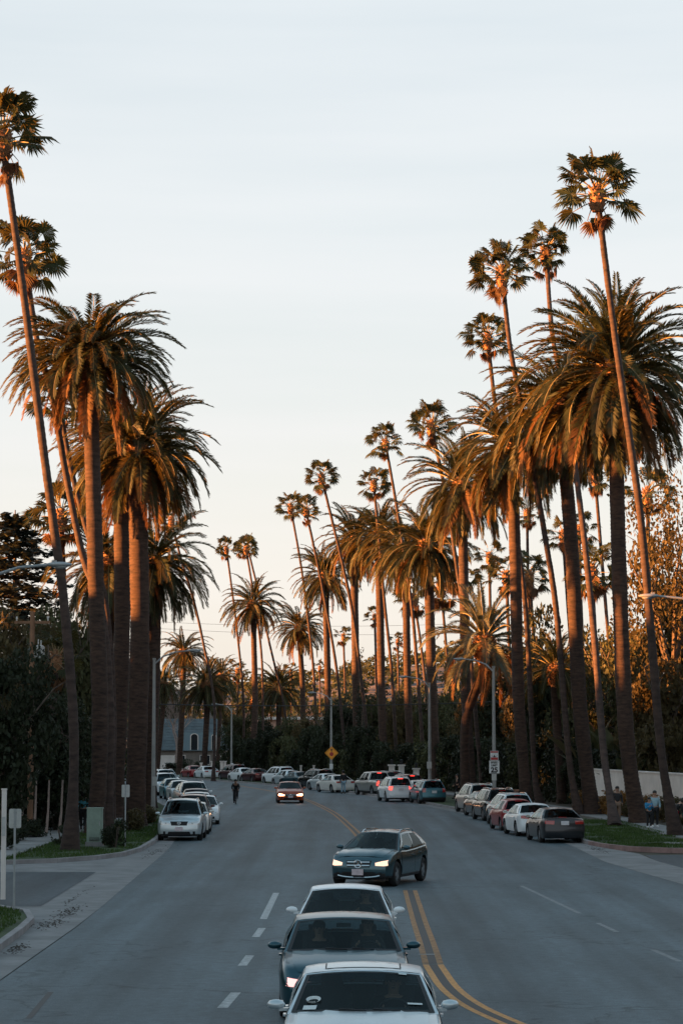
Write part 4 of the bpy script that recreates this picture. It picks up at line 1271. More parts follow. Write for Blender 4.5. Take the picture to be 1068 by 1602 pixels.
def wheel_meshes():
    t = MB()
    prof = [(0.20, -0.095), (0.255, -0.11), (0.30, -0.105), (0.325, -0.075), (0.33, 0.0), (0.325, 0.075), (0.30, 0.105), (0.255, 0.11), (0.20, 0.095)]
    n = 26
    rows = [[(r * math.cos(2 * PI * k / n), y, r * math.sin(2 * PI * k / n)) for k in range(n)] for r, y in prof]
    t.grid(rows, 0, True)
    tyre = t.mesh('tyre', M['tyre'])
    rims = []
    for ns, wv in ((5, 0.055), (10, 0.026)):
        q = MB()
        prof = [(0.245, 0.10), (0.235, 0.085), (0.215, 0.06), (0.215, -0.05)]
        q.grid([[(r * math.cos(2 * PI * k / n), y, r * math.sin(2 * PI * k / n)) for k in range(n)] for r, y in prof], 0, True)
        q.disc((0, 0.095, 0), 0.055, (0, 1, 0), 12, 0, 0.05)
        for i in range(ns):
            a = 2 * PI * i / ns
            d = Vector((math.cos(a), 0, math.sin(a))); s = Vector((-math.sin(a), 0, math.cos(a)))
            p0, p1 = d * 0.04 + Vector((0, .09, 0)), d * 0.225 + Vector((0, .085, 0))
            v = []
            for p, ww in ((p0, wv * 0.8), (p1, wv)):
                for dy in (0, -0.03):
                    v += [p - s * ww + Vector((0, dy, 0)), p + s * ww + Vector((0, dy, 0))]
            q.add(v, [(0, 1, 5, 4), (2, 6, 7, 3), (0, 4, 6, 2), (1, 3, 7, 5)])
        q.disc((0, 0.0, 0), 0.21, (0, 1, 0), n, 1)
        rims.append(q.mesh('rim', [M['rim'], M['trim']], angle=30))
    return tyre, rims
TYRE, RIMS = wheel_meshes()
ELL = [0, .06, .12, .18, .24, .30, .36, .42, .48]

class Car:
    """One car model: a lofted body with wheel arches, a glazed cabin and its fittings, all as named part meshes."""
    def __init__(s, L=4.8, W=1.84, H=1.45, wb=2.78, fo=0.95, r=0.33, sill=0.20, top=None, cowl=1.05, roof_f=0.15, roof_r=-1.0, back=-1.75,
                 zc=1.0, zb=None, wr=0.60, body='sedan', trim=0.0, spokes=0, wins=((.07, .47), (.51, .83)), grille=None, rails=False, tail='wrap', sunroof=False, cr=0.035, screen_v=(0.05, 0.95)):
        s.__dict__.update(locals())
        s.xf = L / 2 - fo; s.xr = s.xf - wb
        s.parts = []
        s.build()
    # --- body surface
    def hw(s, x):
        e = max(0, (abs(x) - (s.L / 2 - .85)) / .85)
        k = 0.17 if x > 0 else 0.12
        return s.W / 2 * (1 - k * e ** 2.4)
    def zs(s, x): return smooth(s.top, x, 0.10)
    def nose(s, z):
        h = s.zs(s.L / 2)
        return lin([(0.15, -.13), (0.28, -.03), (0.42, 0.0), (0.56, -.01), (h - .10, -.045), (h - .03, -.085), (h, -.14), (h + .05, -.17)], z)
    def tailp(s, z):
        h = s.zs(-s.L / 2)
        return lin([(0.2, -.10), (0.34, -.02), (0.5, 0.0), (0.62, -.03), (h - .08, -.06), (h, -.09), (h + .05, -.10)], z)
    def kz(s, x, z):
        t = (z - s.sill) / max(s.zs(x) - s.sill, .1)
        return lin([(0, .955), (.12, .985), (.35, 1.0), (.62, 1.0), (.74, .992), (.80, .978), (.92, .955), (1.0, .925)], t)
    def pt(s, x, yk, z, off=0.0):
        wf = min(1, max(0, (x - (s.L / 2 - .55)) / .55)) ** 2
        wr_ = min(1, max(0, (-x - (s.L / 2 - .45)) / .45)) ** 2
        X = x + wf * (s.nose(z) - .14 * yk * yk + off) - wr_ * (s.tailp(z) - .10 * yk * yk + off)
        return Vector((X, yk * s.hw(x) + (off if yk > .9 else -off if yk < -.9 else 0), z))
    def deck(s, x, yk): return s.zs(x) + s.cr * (1 - (yk / .9) ** 2)
    def zlow(s, x):
        z = s.sill
        ra = s.r + 0.065
        for xw in (s.xf, s.xr):
            d = abs(x - xw)
            if d < ra: z = max(z, s.r + math.sqrt(ra * ra - d * d))
        e = max(0, (abs(x) - s.L / 2 + .5) / .5)
        return z + .03 * e
    def side(s, u, v, sg, off=0.0):
        xb = s.cowl + (s.back - s.cowl) * u
        xt = s.roof_f + (s.roof_r - s.roof_f) * u
        x = xb + (xt - xb) * v
        zb = s.zs(xb) - .012
        zt = s.roofz(u)
        wbelt = s.hw(xb) * .935; wt = s.wr * s.W / 1.84 * (1 - .06 * max(0, u - .6) / .4)
        y = wbelt + (wt - wbelt) * v + .035 * math.sin(PI * v) + off
        return Vector((x, sg * y, zb + (zt - zb) * v))
    def roofz(s, u): return s.H - 0.055 - 0.05 * ((u - .42) / .58) ** 2 - .015 * (u < .42) * ((.42 - u) / .42) ** 2
    def screen(s, f, v, off=0.0):
        a = s.side(0, 0, 1); c = s.side(0, 1, 1)
        p = a.lerp(c, v)
        return Vector((p.x + (.15 * (1 - v) + .09 * v) * (1 - f * f) + off, f * p.y, p.z + (.03 + .03 * v) * (1 - f * f) + off * .6))
    def rear(s, f, v, off=0.0):
        a = s.side(1, 0, 1); c = s.side(1, 1, 1)
        p = a.lerp(c, v)
        return Vector((p.x - (.10 * (1 - v) + .07 * v) * (1 - f * f) - off, f * p.y, p.z + (.03 + .03 * v) * (1 - f * f) + off * .5))
    def part(s, name, mb, mats, paint_slot=None, parent=None, sm=True, angle=35):
        s.parts.append([name, mb.mesh(name, mats, sm, angle), paint_slot, parent, None, None, None])
        return len(s.parts) - 1
    def patch(s, mb, fn, us, vs, mi=0):
        mb.grid([[fn(u, v) for u in us] for v in vs], mi)
    def build(s):
        L = s.L; P = M['trim']
        xs = set(frange(-L / 2, L / 2, .07))
        ra = s.r + .065
        for xw in (s.xf, s.xr):
            for k in range(-10, 11): xs.add(xw + ra * math.sin(k / 10 * PI / 2))
            xs.add(xw + ra + .004); xs.add(xw - ra - .004)
        xs = sorted(xs)
        xs = [x for i, x in enumerate(xs) if i == 0 or x - xs[i - 1] > .0025]
        lev = [0, .10, .24, .40, .56, .70, .78, .88, 1.0]
        rows = []
        for x in xs:
            zl, zt = s.zlow(x), s.zs(x) - .03
            half = [(s.kz(x, zl + (zt - zl) * t), zl + (zt - zl) * t) for t in lev]
            half += [(.90, s.deck(x, .9)), (.6, s.deck(x, .6)), (.3, s.deck(x, .3)), (0, s.deck(x, 0))]
            rows.append([s.pt(x, a, z) for a, z in half] + [s.pt(x, -a, z) for a, z in reversed(half[:-1])])
        mb = MB(); n = len(rows[0]); nl = len(lev)
        o = len(mb.v); mb.v += [tuple(p) for r_ in rows for p in r_]
        for i in range(len(rows) - 1):
            xm = (xs[i] + xs[i + 1]) / 2
            for k in range(n - 1):
                if nl <= k < n - nl - 1 and s.back + .12 < xm < s.cowl - .02 and s.body != 'pickup': continue
                if s.body == 'pickup' and nl <= k < n - nl - 1 and (xm < s.back - .06 and xm > -L / 2 + .1 or s.back + .1 < xm < s.cowl - .02): continue
                z = sum(rows[i + a][k + b].z for a in (0, 1) for b in (0, 1)) / 4
                mb.f.append((i * n + k, (i + 1) * n + k, (i + 1) * n + k + 1, i * n + k + 1)); mb.m.append(1 if z < s.trim else 0)
        # nose and tail faces
        cf = [1, .85, .667, .333, 0, -.333, -.667, -.85, -1]
        for x, sg in ((L / 2, 1), (-L / 2, -1)):
            zl, zt = s.zlow(x), s.zs(x) - .03
            rws = []
            for t in lev:
                z = zl + (zt - zl) * t; k = s.kz(x, z)
                rws.append([s.pt(x, c * k, z) for c in cf])
            rws.append([s.pt(x, c * .9, s.deck(x, c * .9)) for c in cf])
            base = len(mb.v)
            mb.v += [tuple(p) for r_ in rws for p in r_]
            for i in range(len(rws) - 1):
                zz = sum(p.z for p in rws[i]) / len(cf)
                for k in range(len(cf) - 1):
                    f = (base + i * 9 + k, base + i * 9 + k + 1, base + (i + 1) * 9 + k + 1, base + (i + 1) * 9 + k)
                    mb.f.append(f if sg < 0 else f[::-1]); mb.m.append(1 if zz < s.trim else 0)
        # cabin: pillars, roof rails and roof panel, with real openings
        us = sorted({0, 1, .02, .97} | {a for w_ in s.wins for a in w_}); vs = [0, .09, .5, .90, 1]
        def add_cells(fn, us, vs, hole, flip):
            g = [[fn(u, v) for u in us] for v in vs]; b0 = len(mb.v)
            mb.v += [tuple(p) for r_ in g for p in r_]; nn = len(us)
            for j in range(len(vs) - 1):
                for i in range(nn - 1):
                    if hole((us[i] + us[i + 1]) / 2, (vs[j] + vs[j + 1]) / 2): continue
                    f = (b0 + j * nn + i, b0 + j * nn + i + 1, b0 + (j + 1) * nn + i + 1, b0 + (j + 1) * nn + i)
                    mb.f.append(f[::-1] if flip else f); mb.m.append(0)
        fine = sorted(set(us) | {k / 24 for k in range(25)})
        inwin = lambda u, v: any(a < u < b for a, b in s.wins) and .09 < v < .90
        for sg in (1, -1):
            add_cells(lambda u, v: s.side(u, v, sg), fine, vs, inwin, sg > 0)
        fs = [-1, -.91, -.6, -.3, 0, .3, .6, .91, 1]; v0, v1 = s.screen_v
        win2 = lambda f, v: -.91 < f < .91 and v0 < v < v1
        add_cells(lambda f, v: s.screen(f, v), fs, [0, v0, .5, v1, 1], win2, False)
        add_cells(lambda f, v: s.rear(f, v), fs, [0, .10, .5, .92, 1], lambda f, v: -.88 < f < .88 and .10 < v < .92, True)
        ru = [k / 12 for k in range(13)]
        def roof(u, f):
            e = s.side(u, 1, 1)
            return Vector((e.x + .09 * (1 - f * f) * max(0, 1 - u * 3) - .07 * (1 - f * f) * max(0, u * 3 - 2), f * e.y, e.z + .06 * (1 - f ** 2) ** .8 if abs(f) < 1 else e.z))
        s.roof = roof
        rw = [-1, -.94, -.8, -.5, -.25, 0, .25, .5, .8, .94, 1]
        g = [[roof(u, f) for f in rw] for u in ru]; b0 = len(mb.v)
        mb.v += [tuple(p) for r_ in g for p in r_]
        for i in range(12):
            for k in range(len(rw) - 1):
                mb.f.append((b0 + i * 11 + k, b0 + i * 11 + k + 1, b0 + (i + 1) * 11 + k + 1, b0 + (i + 1) * 11 + k)); mb.m.append(0)
        s.part('body', mb, [P, P], 0)
        # underside and floor
        u = MB()
        u.box((0, 0, .33), (L - .5, s.W - .36, .26)); u.box((s.xf - s.wb / 2, 0, .42), (s.wb - .9, s.W - .2, .3))
        s.part('underbody', u, M['cabin'], sm=False)
        # bonnet, boot or bed
        h = MB()
        hx = frange(s.cowl + .03, L / 2 - .10, .16)
        h.grid([[s.pt(x, f, s.deck(x, f) + .009) for f in (-.80, -.74, -.5, -.46, -.2, 0, .2, .46, .5, .74, .80)] for x in hx])
        for i, v in enumerate(h.v):
            f = abs(v[1]) / s.hw(v[0])
            if .40 < f < .49: h.v[i] = (v[0], v[1], v[2] + .012)
        s.part('bonnet', h, P, 0)
        if s.body == 'sedan':
            b = MB(); b.grid([[s.pt(x, f, s.deck(x, f) + .008) for f in (-.76, -.4, 0, .4, .76)] for x in frange(-L / 2 + .06, s.back - .06, .12)])
            s.part('boot_lid', b, P, 0)
        if s.body == 'pickup':
            b = MB()
            xc = (s.back - .08 - L / 2 + .1) / 2; ln = s.back - .06 + L / 2 - .1
            b.box((xc, 0, s.zs(xc) - .45), (ln, s.W * .84, .04))
            b.box((xc, s.W * .42, s.zs(xc) - .22), (ln, .03, .46)); b.box((xc, -s.W * .42, s.zs(xc) - .22), (ln, .03, .46))
            s.part('load_bed', b, P, sm=False)
        # glazing
        gl = MB(); s.patch(gl, lambda f, v: s.screen(f, v, .004), [-.95, -.6, -.3, 0, .3, .6, .95], [v0 - .02, .35, .65, v1 + .015]); s.part('windscreen', gl, M['glass'])
        gb = MB()
        for f0 in (-1, 1): s.patch(gb, lambda f, v: s.screen(f, v, .006), [f0 * .955, f0 * .89], [v0 - .02, .35, .65, v1 + .01])
        for a, b_ in ((v0 - .02, v0 + .03), (v1 - .025, v1 + .01)): s.patch(gb, lambda f, v: s.screen(f, v, .006), [-.95, -.6, -.3, 0, .3, .6, .95], [a, b_])
        s.part('windscreen_edge', gb, M['black'])
        gl = MB(); s.patch(gl, lambda f, v: s.rear(f, v, .004), [-.92, -.5, 0, .5, .92], [.07, .5, .94]); s.part('rear_window', gl, M['glass_dark'])
        for sg in (1, -1):
            for a, b in s.wins:
                gl = MB(); s.patch(gl, lambda u_, v: s.side(u_, v, sg, -.004), [a - .008, (a + b) / 2, b + .008], [.08, .5, .91]); s.part('side_window', gl, M['glass_dark'] if s.body != 'sedan' and a > .4 else M['glass'])
            # chrome or black line under the glass
            tr = MB(); tr.grid([[s.side(u_, v, sg, .006) for u_ in frange(.05, .95, .1)] for v in (.05, .085)]); s.part('window_line', tr, M['chrome'] if s.rails else M['trim'])
        # doors
        xd = [s.side(.03, 0, 1).x - .02, s.side(s.wins[0][1] + .01, 0, 1).x, s.xr + ra * .55 if len(s.wins) > 1 else s.side(.7, 0, 1).x]
        spans = [(xd[0], xd[1])] + ([(xd[1] - .016, max(xd[2], s.side(.97, 0, 1).x))] if len(s.wins) > 1 else [])
        for sg in (1, -1):
            for a, b in spans:
                d = MB(); rr = []
                for x in frange(b, a, .1):
                    zl = max(s.sill + .10, s.zlow(x) + .03); zt = s.zs(x) - .045
                    rr.append([s.pt(x, sg * s.kz(x, zl + (zt - zl) * t), zl + (zt - zl) * t, .007) for t in lev])
                d.grid(rr); di = s.part('door', d, P, 0)
                hb = MB(); c = s.pt(b + .16, sg * s.kz(b + .16, s.zs(b) - .16), s.zs(b) - .16)
                hb.box((c.x, c.y + sg * .025, c.z), (.17, .035, .028)); s.part('handle', hb, P, 0, di)
        # lamps
        hz = s.zs(L / 2)
        s.hl = []
        for sg in (1, -1):
            q = MB(); g_ = s.grille or {}
            za, zb_ = g_.get('hl', (hz - .20, hz - .055)); yi = g_.get('hl_in', .56); back = g_.get('hl_back', .46)
            rr = []
            for t in range(10):
                t = t / 9
                if t < .55:
                    f = yi + (.985 - yi) * t / .55; x = L / 2
                else:
                    f = .985; x = L / 2 - back * (t - .55) / .45
                hh = zb_ - za; lo = za + hh * (.16 * (1 - t) + .5 * max(0, t - .45)); hi = zb_ + .03 * t - hh * .36 * (1 - t) ** 1.5
                if t >= .55: hi = min(hi, s.zs(x) - .035)
                rr.append([s.pt(x, sg * f * (s.kz(x, z) if f > .9 else s.kz(x, z)), z, .008) for z in (lo, (lo * 2 + hi) / 3, (lo + 2 * hi) / 3, hi)])
            q.grid(rr)
            i = s.part('headlight', q, M['lamp_clear']); s.hl.append(i)
            k = MB(); c = s.pt(L / 2, sg * (yi + .2), (za + zb_) / 2 + .01); k.ball((c.x - .03, c.y, c.z), (.06, .055, .05), 8, 6)
            s.part('bulb', k, M['lamp_clear'], None, i)
        s.tl = []
        tz = s.zs(-L / 2)
        for sg in (1, -1):
            q = MB()
            if s.tail == 'tall':
                z0, z1, yi, back = tz - .26, tz + .02, .74, .22
            elif s.tail == 'bed':
                z0, z1, yi, back = tz - .42, tz - .04, .80, .06
            else:
                z0, z1, yi, back = tz - .20, tz - .045, .56, .30
            rr = []
            for t in range(9):
                t = t / 8
                if t < .6: f = yi + (.985 - yi) * t / .6; x = -L / 2
                else: f = .985; x = -L / 2 + back * (t - .6) / .4
                lo, hi = z0 + (.04 * t), z1 + .01 * t - (.05 * max(0, t - .6))
                rr.append([s.pt(x, sg * f * s.kz(x, min(z, tz)), z, .009) for z in (lo, (lo + hi) / 2, hi)])
            q.grid(rr); s.tl.append(s.part('tail_light', q, M['lamp_red']))
        # third brake light, plates, grille, lower intake, mirrors
        q = MB(); c = s.rear(0, .86 if s.body != 'sedan' else .06, .012); q.box((c.x, 0, c.z), (.03, .34, .035)); s.tl.append(s.part('brake_light', q, M['lamp_red'], sm=False))
        g_ = s.grille or {}
        gw, z0, z1 = g_.get('w', .50), g_.get('z0', hz - .24), g_.get('z1', hz - .07)
        q = MB(); fl = frange(-1, 1, .2)
        s.patch(q, lambda f, z: s.pt(L / 2, f * (gw + g_.get('wtop', .06) * (z - z0) / (z1 - z0)), z, .010), fl, [z0, (z0 + z1) / 2, z1]); gi = s.part('grille', q, M['black'])
        q = MB()
        for k in range(g_.get('bars', 4)):
            z = z0 + (z1 - z0) * (k + .5) / g_.get('bars', 4); t = g_.get('bar_t', .012)
            pts = [s.pt(L / 2, f * gw, z, .018) for f in fl]
            q.grid([[p - Vector((0, 0, t)) for p in pts], [p + Vector((.012, 0, 0)) for p in pts], [p + Vector((0, 0, t)) for p in pts]])
        s.part('grille_bar', q, M[g_.get('bar_m', 'trim')], None, gi)
        q = MB(); w2 = g_.get('iw', .62)
        s.patch(q, lambda f, z: s.pt(L / 2, f * (w2 - .06 * (z > .33)), z, .008), fl, [.25, .31, g_.get('iz', .40)]); s.part('lower_intake', q, M['black'])
        if g_.get('chrome_lip'):
            q = MB(); pts = [s.pt(L / 2, f * .80, .27 + .05 * abs(f) ** 3, .02) for f in fl]; q.tube(pts, .022, 6); s.part('bumper_lip', q, M['chrome'])
        for sg in (1, -1):
            q = MB(); s.patch(q, lambda f, z: s.pt(L / 2, sg * f, z, .010), [.74, .80, .86], [.30, .35, .41]); s.part('fog_lamp', q, M['black'])
        if g_.get('emblem') == 'star':
            q = MB(); c = s.pt(L / 2, 0, (z0 + z1) / 2, .035); R = .105
            q.tube([c + Vector((0, R * math.cos(a), R * math.sin(a))) for a in frange(0, 2 * PI, PI / 12)], .013, 6, cap=False)
            for k in range(3):
                a = PI / 2 + k * 2 * PI / 3; d = Vector((0, math.cos(a), math.sin(a))); t = Vector((0, -math.sin(a), math.cos(a)))
                q.add([c + d * R, c + t * .022 + d * .01, c - t * .022 + d * .01, c + Vector((.022, 0, 0))], [(0, 1, 3), (0, 3, 2)])
            s.part('emblem', q, M['chrome'], None, gi)
        elif g_.get('emblem') == 'rings':
            q = MB(); c = s.pt(L / 2, 0, (z0 + z1) / 2 + .01, .03)
            for rx, rz in ((.075, .05), (.035, .05), (.06, .022)):
                q.tube([c + Vector((0, rx * math.cos(a), rz * math.sin(a) + (.015 if rz < .03 else 0))) for a in frange(0, 2 * PI, PI / 10)], .008, 5, cap=False)
            s.part('emblem', q, M['chrome'], None, gi)
        elif g_.get('emblem') == 'oval':
            q = MB(); c = s.pt(L / 2, 0, z1 - .03, .03); q.ball(c, (.02, .07, .035)); s.part('emblem', q, M['chrome'], None, gi)
        q = MB(); c = s.pt(L / 2, 0, g_.get('plate', .46), .03); q.box(c, (.016, .33, .165)); s.part('licence_plate', q, [M['plate_pink']], sm=False)
        q = MB(); zp = tz - .14 if s.body == 'sedan' else (tz - .22 if s.body != 'pickup' else .52); c = s.pt(-L / 2, 0, zp, .025); q.box(c, (.016, .33, .165)); s.part('licence_plate', q, M['plate'], sm=False)
        for sg in (1, -1):
            q = MB(); c = s.side(.10, 0, 1); cx, cy, cz = c.x + .02, s.W / 2 + .075, c.z + .085
            q.ball((cx, sg * cy, cz), (.08, .108, .064), 12, 8)
            for i, v in enumerate(q.v): q.v[i] = (max(v[0], cx - .035), v[1], v[2] if v[2] > cz - .055 else cz - .055)
            q.box((cx, sg * (c.y + .02), cz - .055), (.07, .16, .035))
            mi = s.part('wing_mirror', q, P, 0)
            q = MB(); q.box((cx - .038, sg * cy, cz + .005), (.008, .17, .09)); s.part('mirror_glass', q, M['chrome'], None, mi, sm=False)
        if s.rails:
            for sg in (1, -1):
                q = MB(); pts = [s.side(u_, 1, sg) + Vector((0, -sg * .05, .065 if .1 < u_ < .93 else .01)) for u_ in (.06, .11, .3, .5, .7, .92, .96)]; q.tube(pts, .02, 6); s.part('roof_rail', q, M['chrome'])
        if s.sunroof:
            q = MB(); q.grid([[roof(u_, f) + Vector((0, 0, .006)) for f in (-.62, -.3, 0, .3, .62)] for u_ in (.10, .25, .42)]); s.part('sunroof', q, P, 0)
            q = MB()
            for f in (-.64, .64): q.grid([[roof(u_, f - .012) + Vector((0, 0, .004)), roof(u_, f + .012) + Vector((0, 0, .004))] for u_ in (.09, .25, .43)])
            for u_ in (.085, .43): q.grid([[roof(a, f) + Vector((0, 0, .004)) for f in (-.64, -.3, 0, .3, .64)] for a in (u_, u_ + .012)])
            s.part('sunroof_seal', q, M['trim'])
        # inside: dashboard, wheel, seats
        q = MB(); zb_ = s.zs(s.cowl)
        q.box((s.cowl - .30, 0, zb_ - .10), (.62, s.W * .82, .16)); q.box((s.cowl - .55, 0, zb_ - .26), (.18, s.W * .8, .3)); q.box((s.cowl - .5, .37, zb_ - .03), (.22, .34, .07))
        s.part('dashboard', q, M['cabin'], sm=False)
        q = MB(); c = Vector((s.cowl - .72, .37, zb_ - .07)); q.tube([c + Vector((.07 * math.sin(a), .185 * math.cos(a), .175 * math.sin(a))) for a in frange(0, 2 * PI, PI / 10)], .016, 6, cap=False); q.box(c, (.03, .36, .035)); s.part('steering_wheel', q, M['trim'])
        for x, ys in ((s.cowl - 1.28, (.37, -.37)), (s.cowl - 2.12, (.4, -.4))):
            if x < s.back + .15: continue
            for y in ys:
                q = MB(); q.box((x + .26, y, .46), (.52, .5, .2)); q.box((x - .02, y, .78), (.17, .48, .62), ry=-.2); q.box((x - .11, y, 1.13), (.11, .26, .17), ry=-.15); s.part('seat', q, M['seat'], sm=False)
        q = MB(); c = s.screen(0, .88); q.box((c.x - .10, 0, c.z - .07), (.03, .22, .06)); s.part('rear_view_mirror', q, M['cabin'], sm=False)
        q = MB()
        for y, a in ((.1, 1), (.55, 1)):
            q.tube([s.screen((y - .05), .035, .025), s.screen((y - .42), .075, .025)], .011, 4)
        s.part('wiper', q, M['trim'])
        # wheels
        for xw in (s.xf, s.xr):
            for sg in (1, -1):
                k = s.r / .33
                s.parts.append(['wheel', TYRE, None, None, (xw, sg * (s.W / 2 - .115), s.r), k, sg])
                s.parts.append(['rim', RIMS[s.spokes], None, len(s.parts) - 1, (0, 0, 0), 1, 1])
    def place(s, loc, heading, colour, label, cat, group=None, head=None, brake=None, name='parked_car', yaw_scale=1.0, skip=(), plate=None):
        root = thing(name, loc, label, cat, group, rz=heading)
        objs = []
        for i, (nm, me, ps, par, pos, k, sg) in enumerate(s.parts):
            if nm in skip: objs.append(None); continue
            p = root if par is None else objs[par]
            if p is None: objs.append(None); continue
            o = link(nm, me, p)
            if pos is not None:
                o.location = pos
                if nm == 'wheel':
                    o.scale = (k, k * 0.98, k)
                    if sg < 0: o.rotation_euler = (0, 0, PI)
            if ps is not None:
                o.material_slots[ps].link = 'OBJECT'; o.material_slots[ps].material = PAINT[colour]
            if head and nm in ('headlight', 'bulb'):
                if nm == 'bulb' or head[0]:
                    o.material_slots[0].link = 'OBJECT'; o.material_slots[0].material = M[head[1] if nm == 'bulb' else head[0]]
            if brake and i in s.tl:
                o.material_slots[0].link = 'OBJECT'; o.material_slots[0].material = M['lamp_brake']
            objs.append(o)
        return root

SEDAN_TOP = [(-2.4, .98), (-1.75, 1.02), (-1.2, .985), (0.3, .95), (1.05, .955), (1.6, .885), (2.1, .79), (2.4, .69)]
sedan = Car(top=SEDAN_TOP, wr=.65, grille=dict(bars=4, emblem='oval', bar_m='chrome', bar_t=.007))
near_sedan = Car(L=4.85, W=1.9, top=[(a, b + .02) for a, b in SEDAN_TOP], H=1.45, sunroof=True, spokes=1, cowl=1.02, roof_f=.12, wr=.68, grille=dict(bars=6, w=.34, emblem='oval'))
near_saloon = Car(L=4.87, W=1.92, top=[(a, b + .02) for a, b in SEDAN_TOP], H=1.48, spokes=1, cowl=1.10, roof_f=.22, wr=.69, grille=dict(bars=5, w=.42, bar_m='chrome', bar_t=.01, emblem='oval', hl=(.53, .66), hl_in=.55, hl_back=.55))
compact = Car(L=4.1, W=1.72, H=1.50, wb=2.5, fo=.82, r=.30, top=[(-2.05, .98), (-1.6, 1.0), (-1, .98), (.3, .96), (.95, .965), (1.4, .90), (1.8, .80), (2.05, .70)], cowl=.98, roof_f=.15, roof_r=-1.35, back=-1.85, body='hatch', tail='tall', wr=.58)
SUV_TOP = [(-2.4, 1.09), (-1.2, 1.085), (.3, 1.055), (1.05, 1.065), (1.5, 1.04), (2.05, .97), (2.38, .86)]
suv = Car(L=4.75, W=1.90, H=1.74, wb=2.78, fo=.95, r=.36, sill=.27, top=SUV_TOP, cowl=1.05, roof_f=.28, roof_r=-1.95, back=-2.25, body='suv', tail='tall', wr=.64, rails=True, trim=.0, wins=((.06, .37), (.40, .66), (.70, .93)),
          grille=dict(w=.42, bars=3, emblem='rings', bar_m='trim', z0=.66, z1=.83, hl=(.66, .84), hl_in=.50, plate=.52, chrome_lip=False))
crossover = Car(L=4.42, W=1.82, H=1.50, wb=2.70, fo=.86, r=.345, sill=.24, trim=.33, spokes=0, cr=.05,
                top=[(-2.21, 1.06), (-1.5, 1.04), (-.6, .99), (.3, .965), (.95, .985), (1.35, .96), (1.8, .88), (2.21, .76)], cowl=1.02, roof_f=.08, roof_r=-1.62, back=-2.06, body='hatch', tail='wrap', wr=.60, rails=True, wins=((.07, .44), (.48, .80)),
                grille=dict(w=.43, z0=.55, z1=.73, bars=2, bar_m='chrome', bar_t=.022, emblem='star', hl=(.57, .73), hl_in=.64, hl_back=.48, plate=.42, iz=.42, iw=.68, chrome_lip=True))
wagon = Car(L=4.8, W=1.82, H=1.63, wb=2.74, fo=.95, r=.34, sill=.24, top=[(a, b - .05) for a, b in SUV_TOP], cowl=1.08, roof_f=.22, roof_r=-1.95, back=-2.22, body='suv', tail='tall', wr=.60, rails=True, trim=.36, wins=((.06, .37), (.40, .66), (.70, .93)))
truck = Car(L=5.5, W=1.96, H=1.86, wb=3.5, fo=.95, r=.38, sill=.36, top=[(-2.75, 1.18), (-.5, 1.18), (.4, 1.13), (1.3, 1.16), (1.9, 1.12), (2.5, 1.07), (2.75, .98)], cowl=1.35, roof_f=.75, roof_r=-.72, back=-.92, body='pickup', tail='bed', wr=.66, wins=((.08, .47), (.53, .88)))

DOWN = -PI / 2      # nose towards the camera
def road_heading(fn, y): return math.atan2(1, (fn(y + 3) - fn(y - 3)) / 6)

# --- the three cars waiting nearest the camera, one behind the other
c1 = near_sedan.place((0.27, 30.6, 0), DOWN - .012, 'silver', 'silver saloon nearest the camera, with a sunroof and stickers on its windscreen', 'car', 'cars queuing down the middle lane', name='queuing_car')
c2 = near_saloon.place((0.03, 39.3, 0), DOWN + .012, 'midnight', 'dark saloon with two people visible, second in the queue', 'car', 'cars queuing down the middle lane', name='queuing_car', head=('lamp_drl', 'lamp_on'))
c3 = sedan.place((0.09, 47.5, 0), DOWN - .02, 'white', 'white saloon third in the queue, behind the dark one', 'car', 'cars queuing down the middle lane', name='queuing_car')
for r_, k in ((c1, 1.03), (c2, 1.05), (c3, 1.03)): r_.scale = (1, k, 1)
# --- the turning crossover
ga = G(592, 1379)
c4 = crossover.place((1.17, 73.2, 0), DOWN - rad(17.5), 'steel_blue', 'blue grey crossover with lit headlights and a star on its grille, turning across the road', 'car', name='turning_car', head=('lamp_on', 'lamp_on'))
c4.scale = (1.05, 1.05, 1.05)
# --- the oncoming car
sedan.place((gx(453, 167), 168, 0), DOWN + .05, 'glow_red', 'red car driving towards the camera, glow of its blazing headlights painted into the body', 'car', name='oncoming_car', head=('lamp_beam', 'lamp_beam'))

# --- left kerb, facing the camera, nearest first
LROW = [
    (suv, 'silver', 283, 103.8, 0.0, 'silver off-roader parked first at the left kerb, nearest the lamp post', 'suv'),
    (sedan, 'ivory', 296, 110.6, .02, 'ivory saloon half hidden directly behind the first silver parked one', 'car'),
    (wagon, 'brown', 300, 117.5, .03, 'brown red wagon third from the front at the left kerb', 'car'),
    (sedan, 'white', 314, 124, .05, 'white saloon sticking out furthest into the road at the left kerb', 'car'),
    (sedan, 'silver', 306, 131.5, .08, 'silver saloon behind the white one that sticks out furthest', 'car'),
    (sedan, 'maroon', 306, 141, .12, 'dark maroon saloon in the middle of the left parked row', 'car'),
    (suv, 'white', 301, 149, .14, 'white off-roader behind the dark maroon saloon', 'suv'),
    (compact, 'ivory', 293, 157, .16, 'ivory hatchback peeping out behind the white off-roader', 'car'),
    (compact, 'white', 281, 168, .18, 'white hatchback just right of the aqua car', 'car'),
    (compact, 'aqua', 270, 177, .20, 'aqua blue hatchback near the bend of the left row', 'car'),
    (suv, 'white', 258, 189, .22, 'white off-roader behind the aqua car', 'suv'),
    (suv, 'silver', 258, 213, .26, 'silver off-roader farthest of the left parked row', 'suv'),
]
for m_, colr, px, Y, yaw, lab, cat in LROW:
    m_.place((gx(px, Y), Y + 2, 0), DOWN + yaw, colr, lab, cat, 'cars parked along the left kerb')

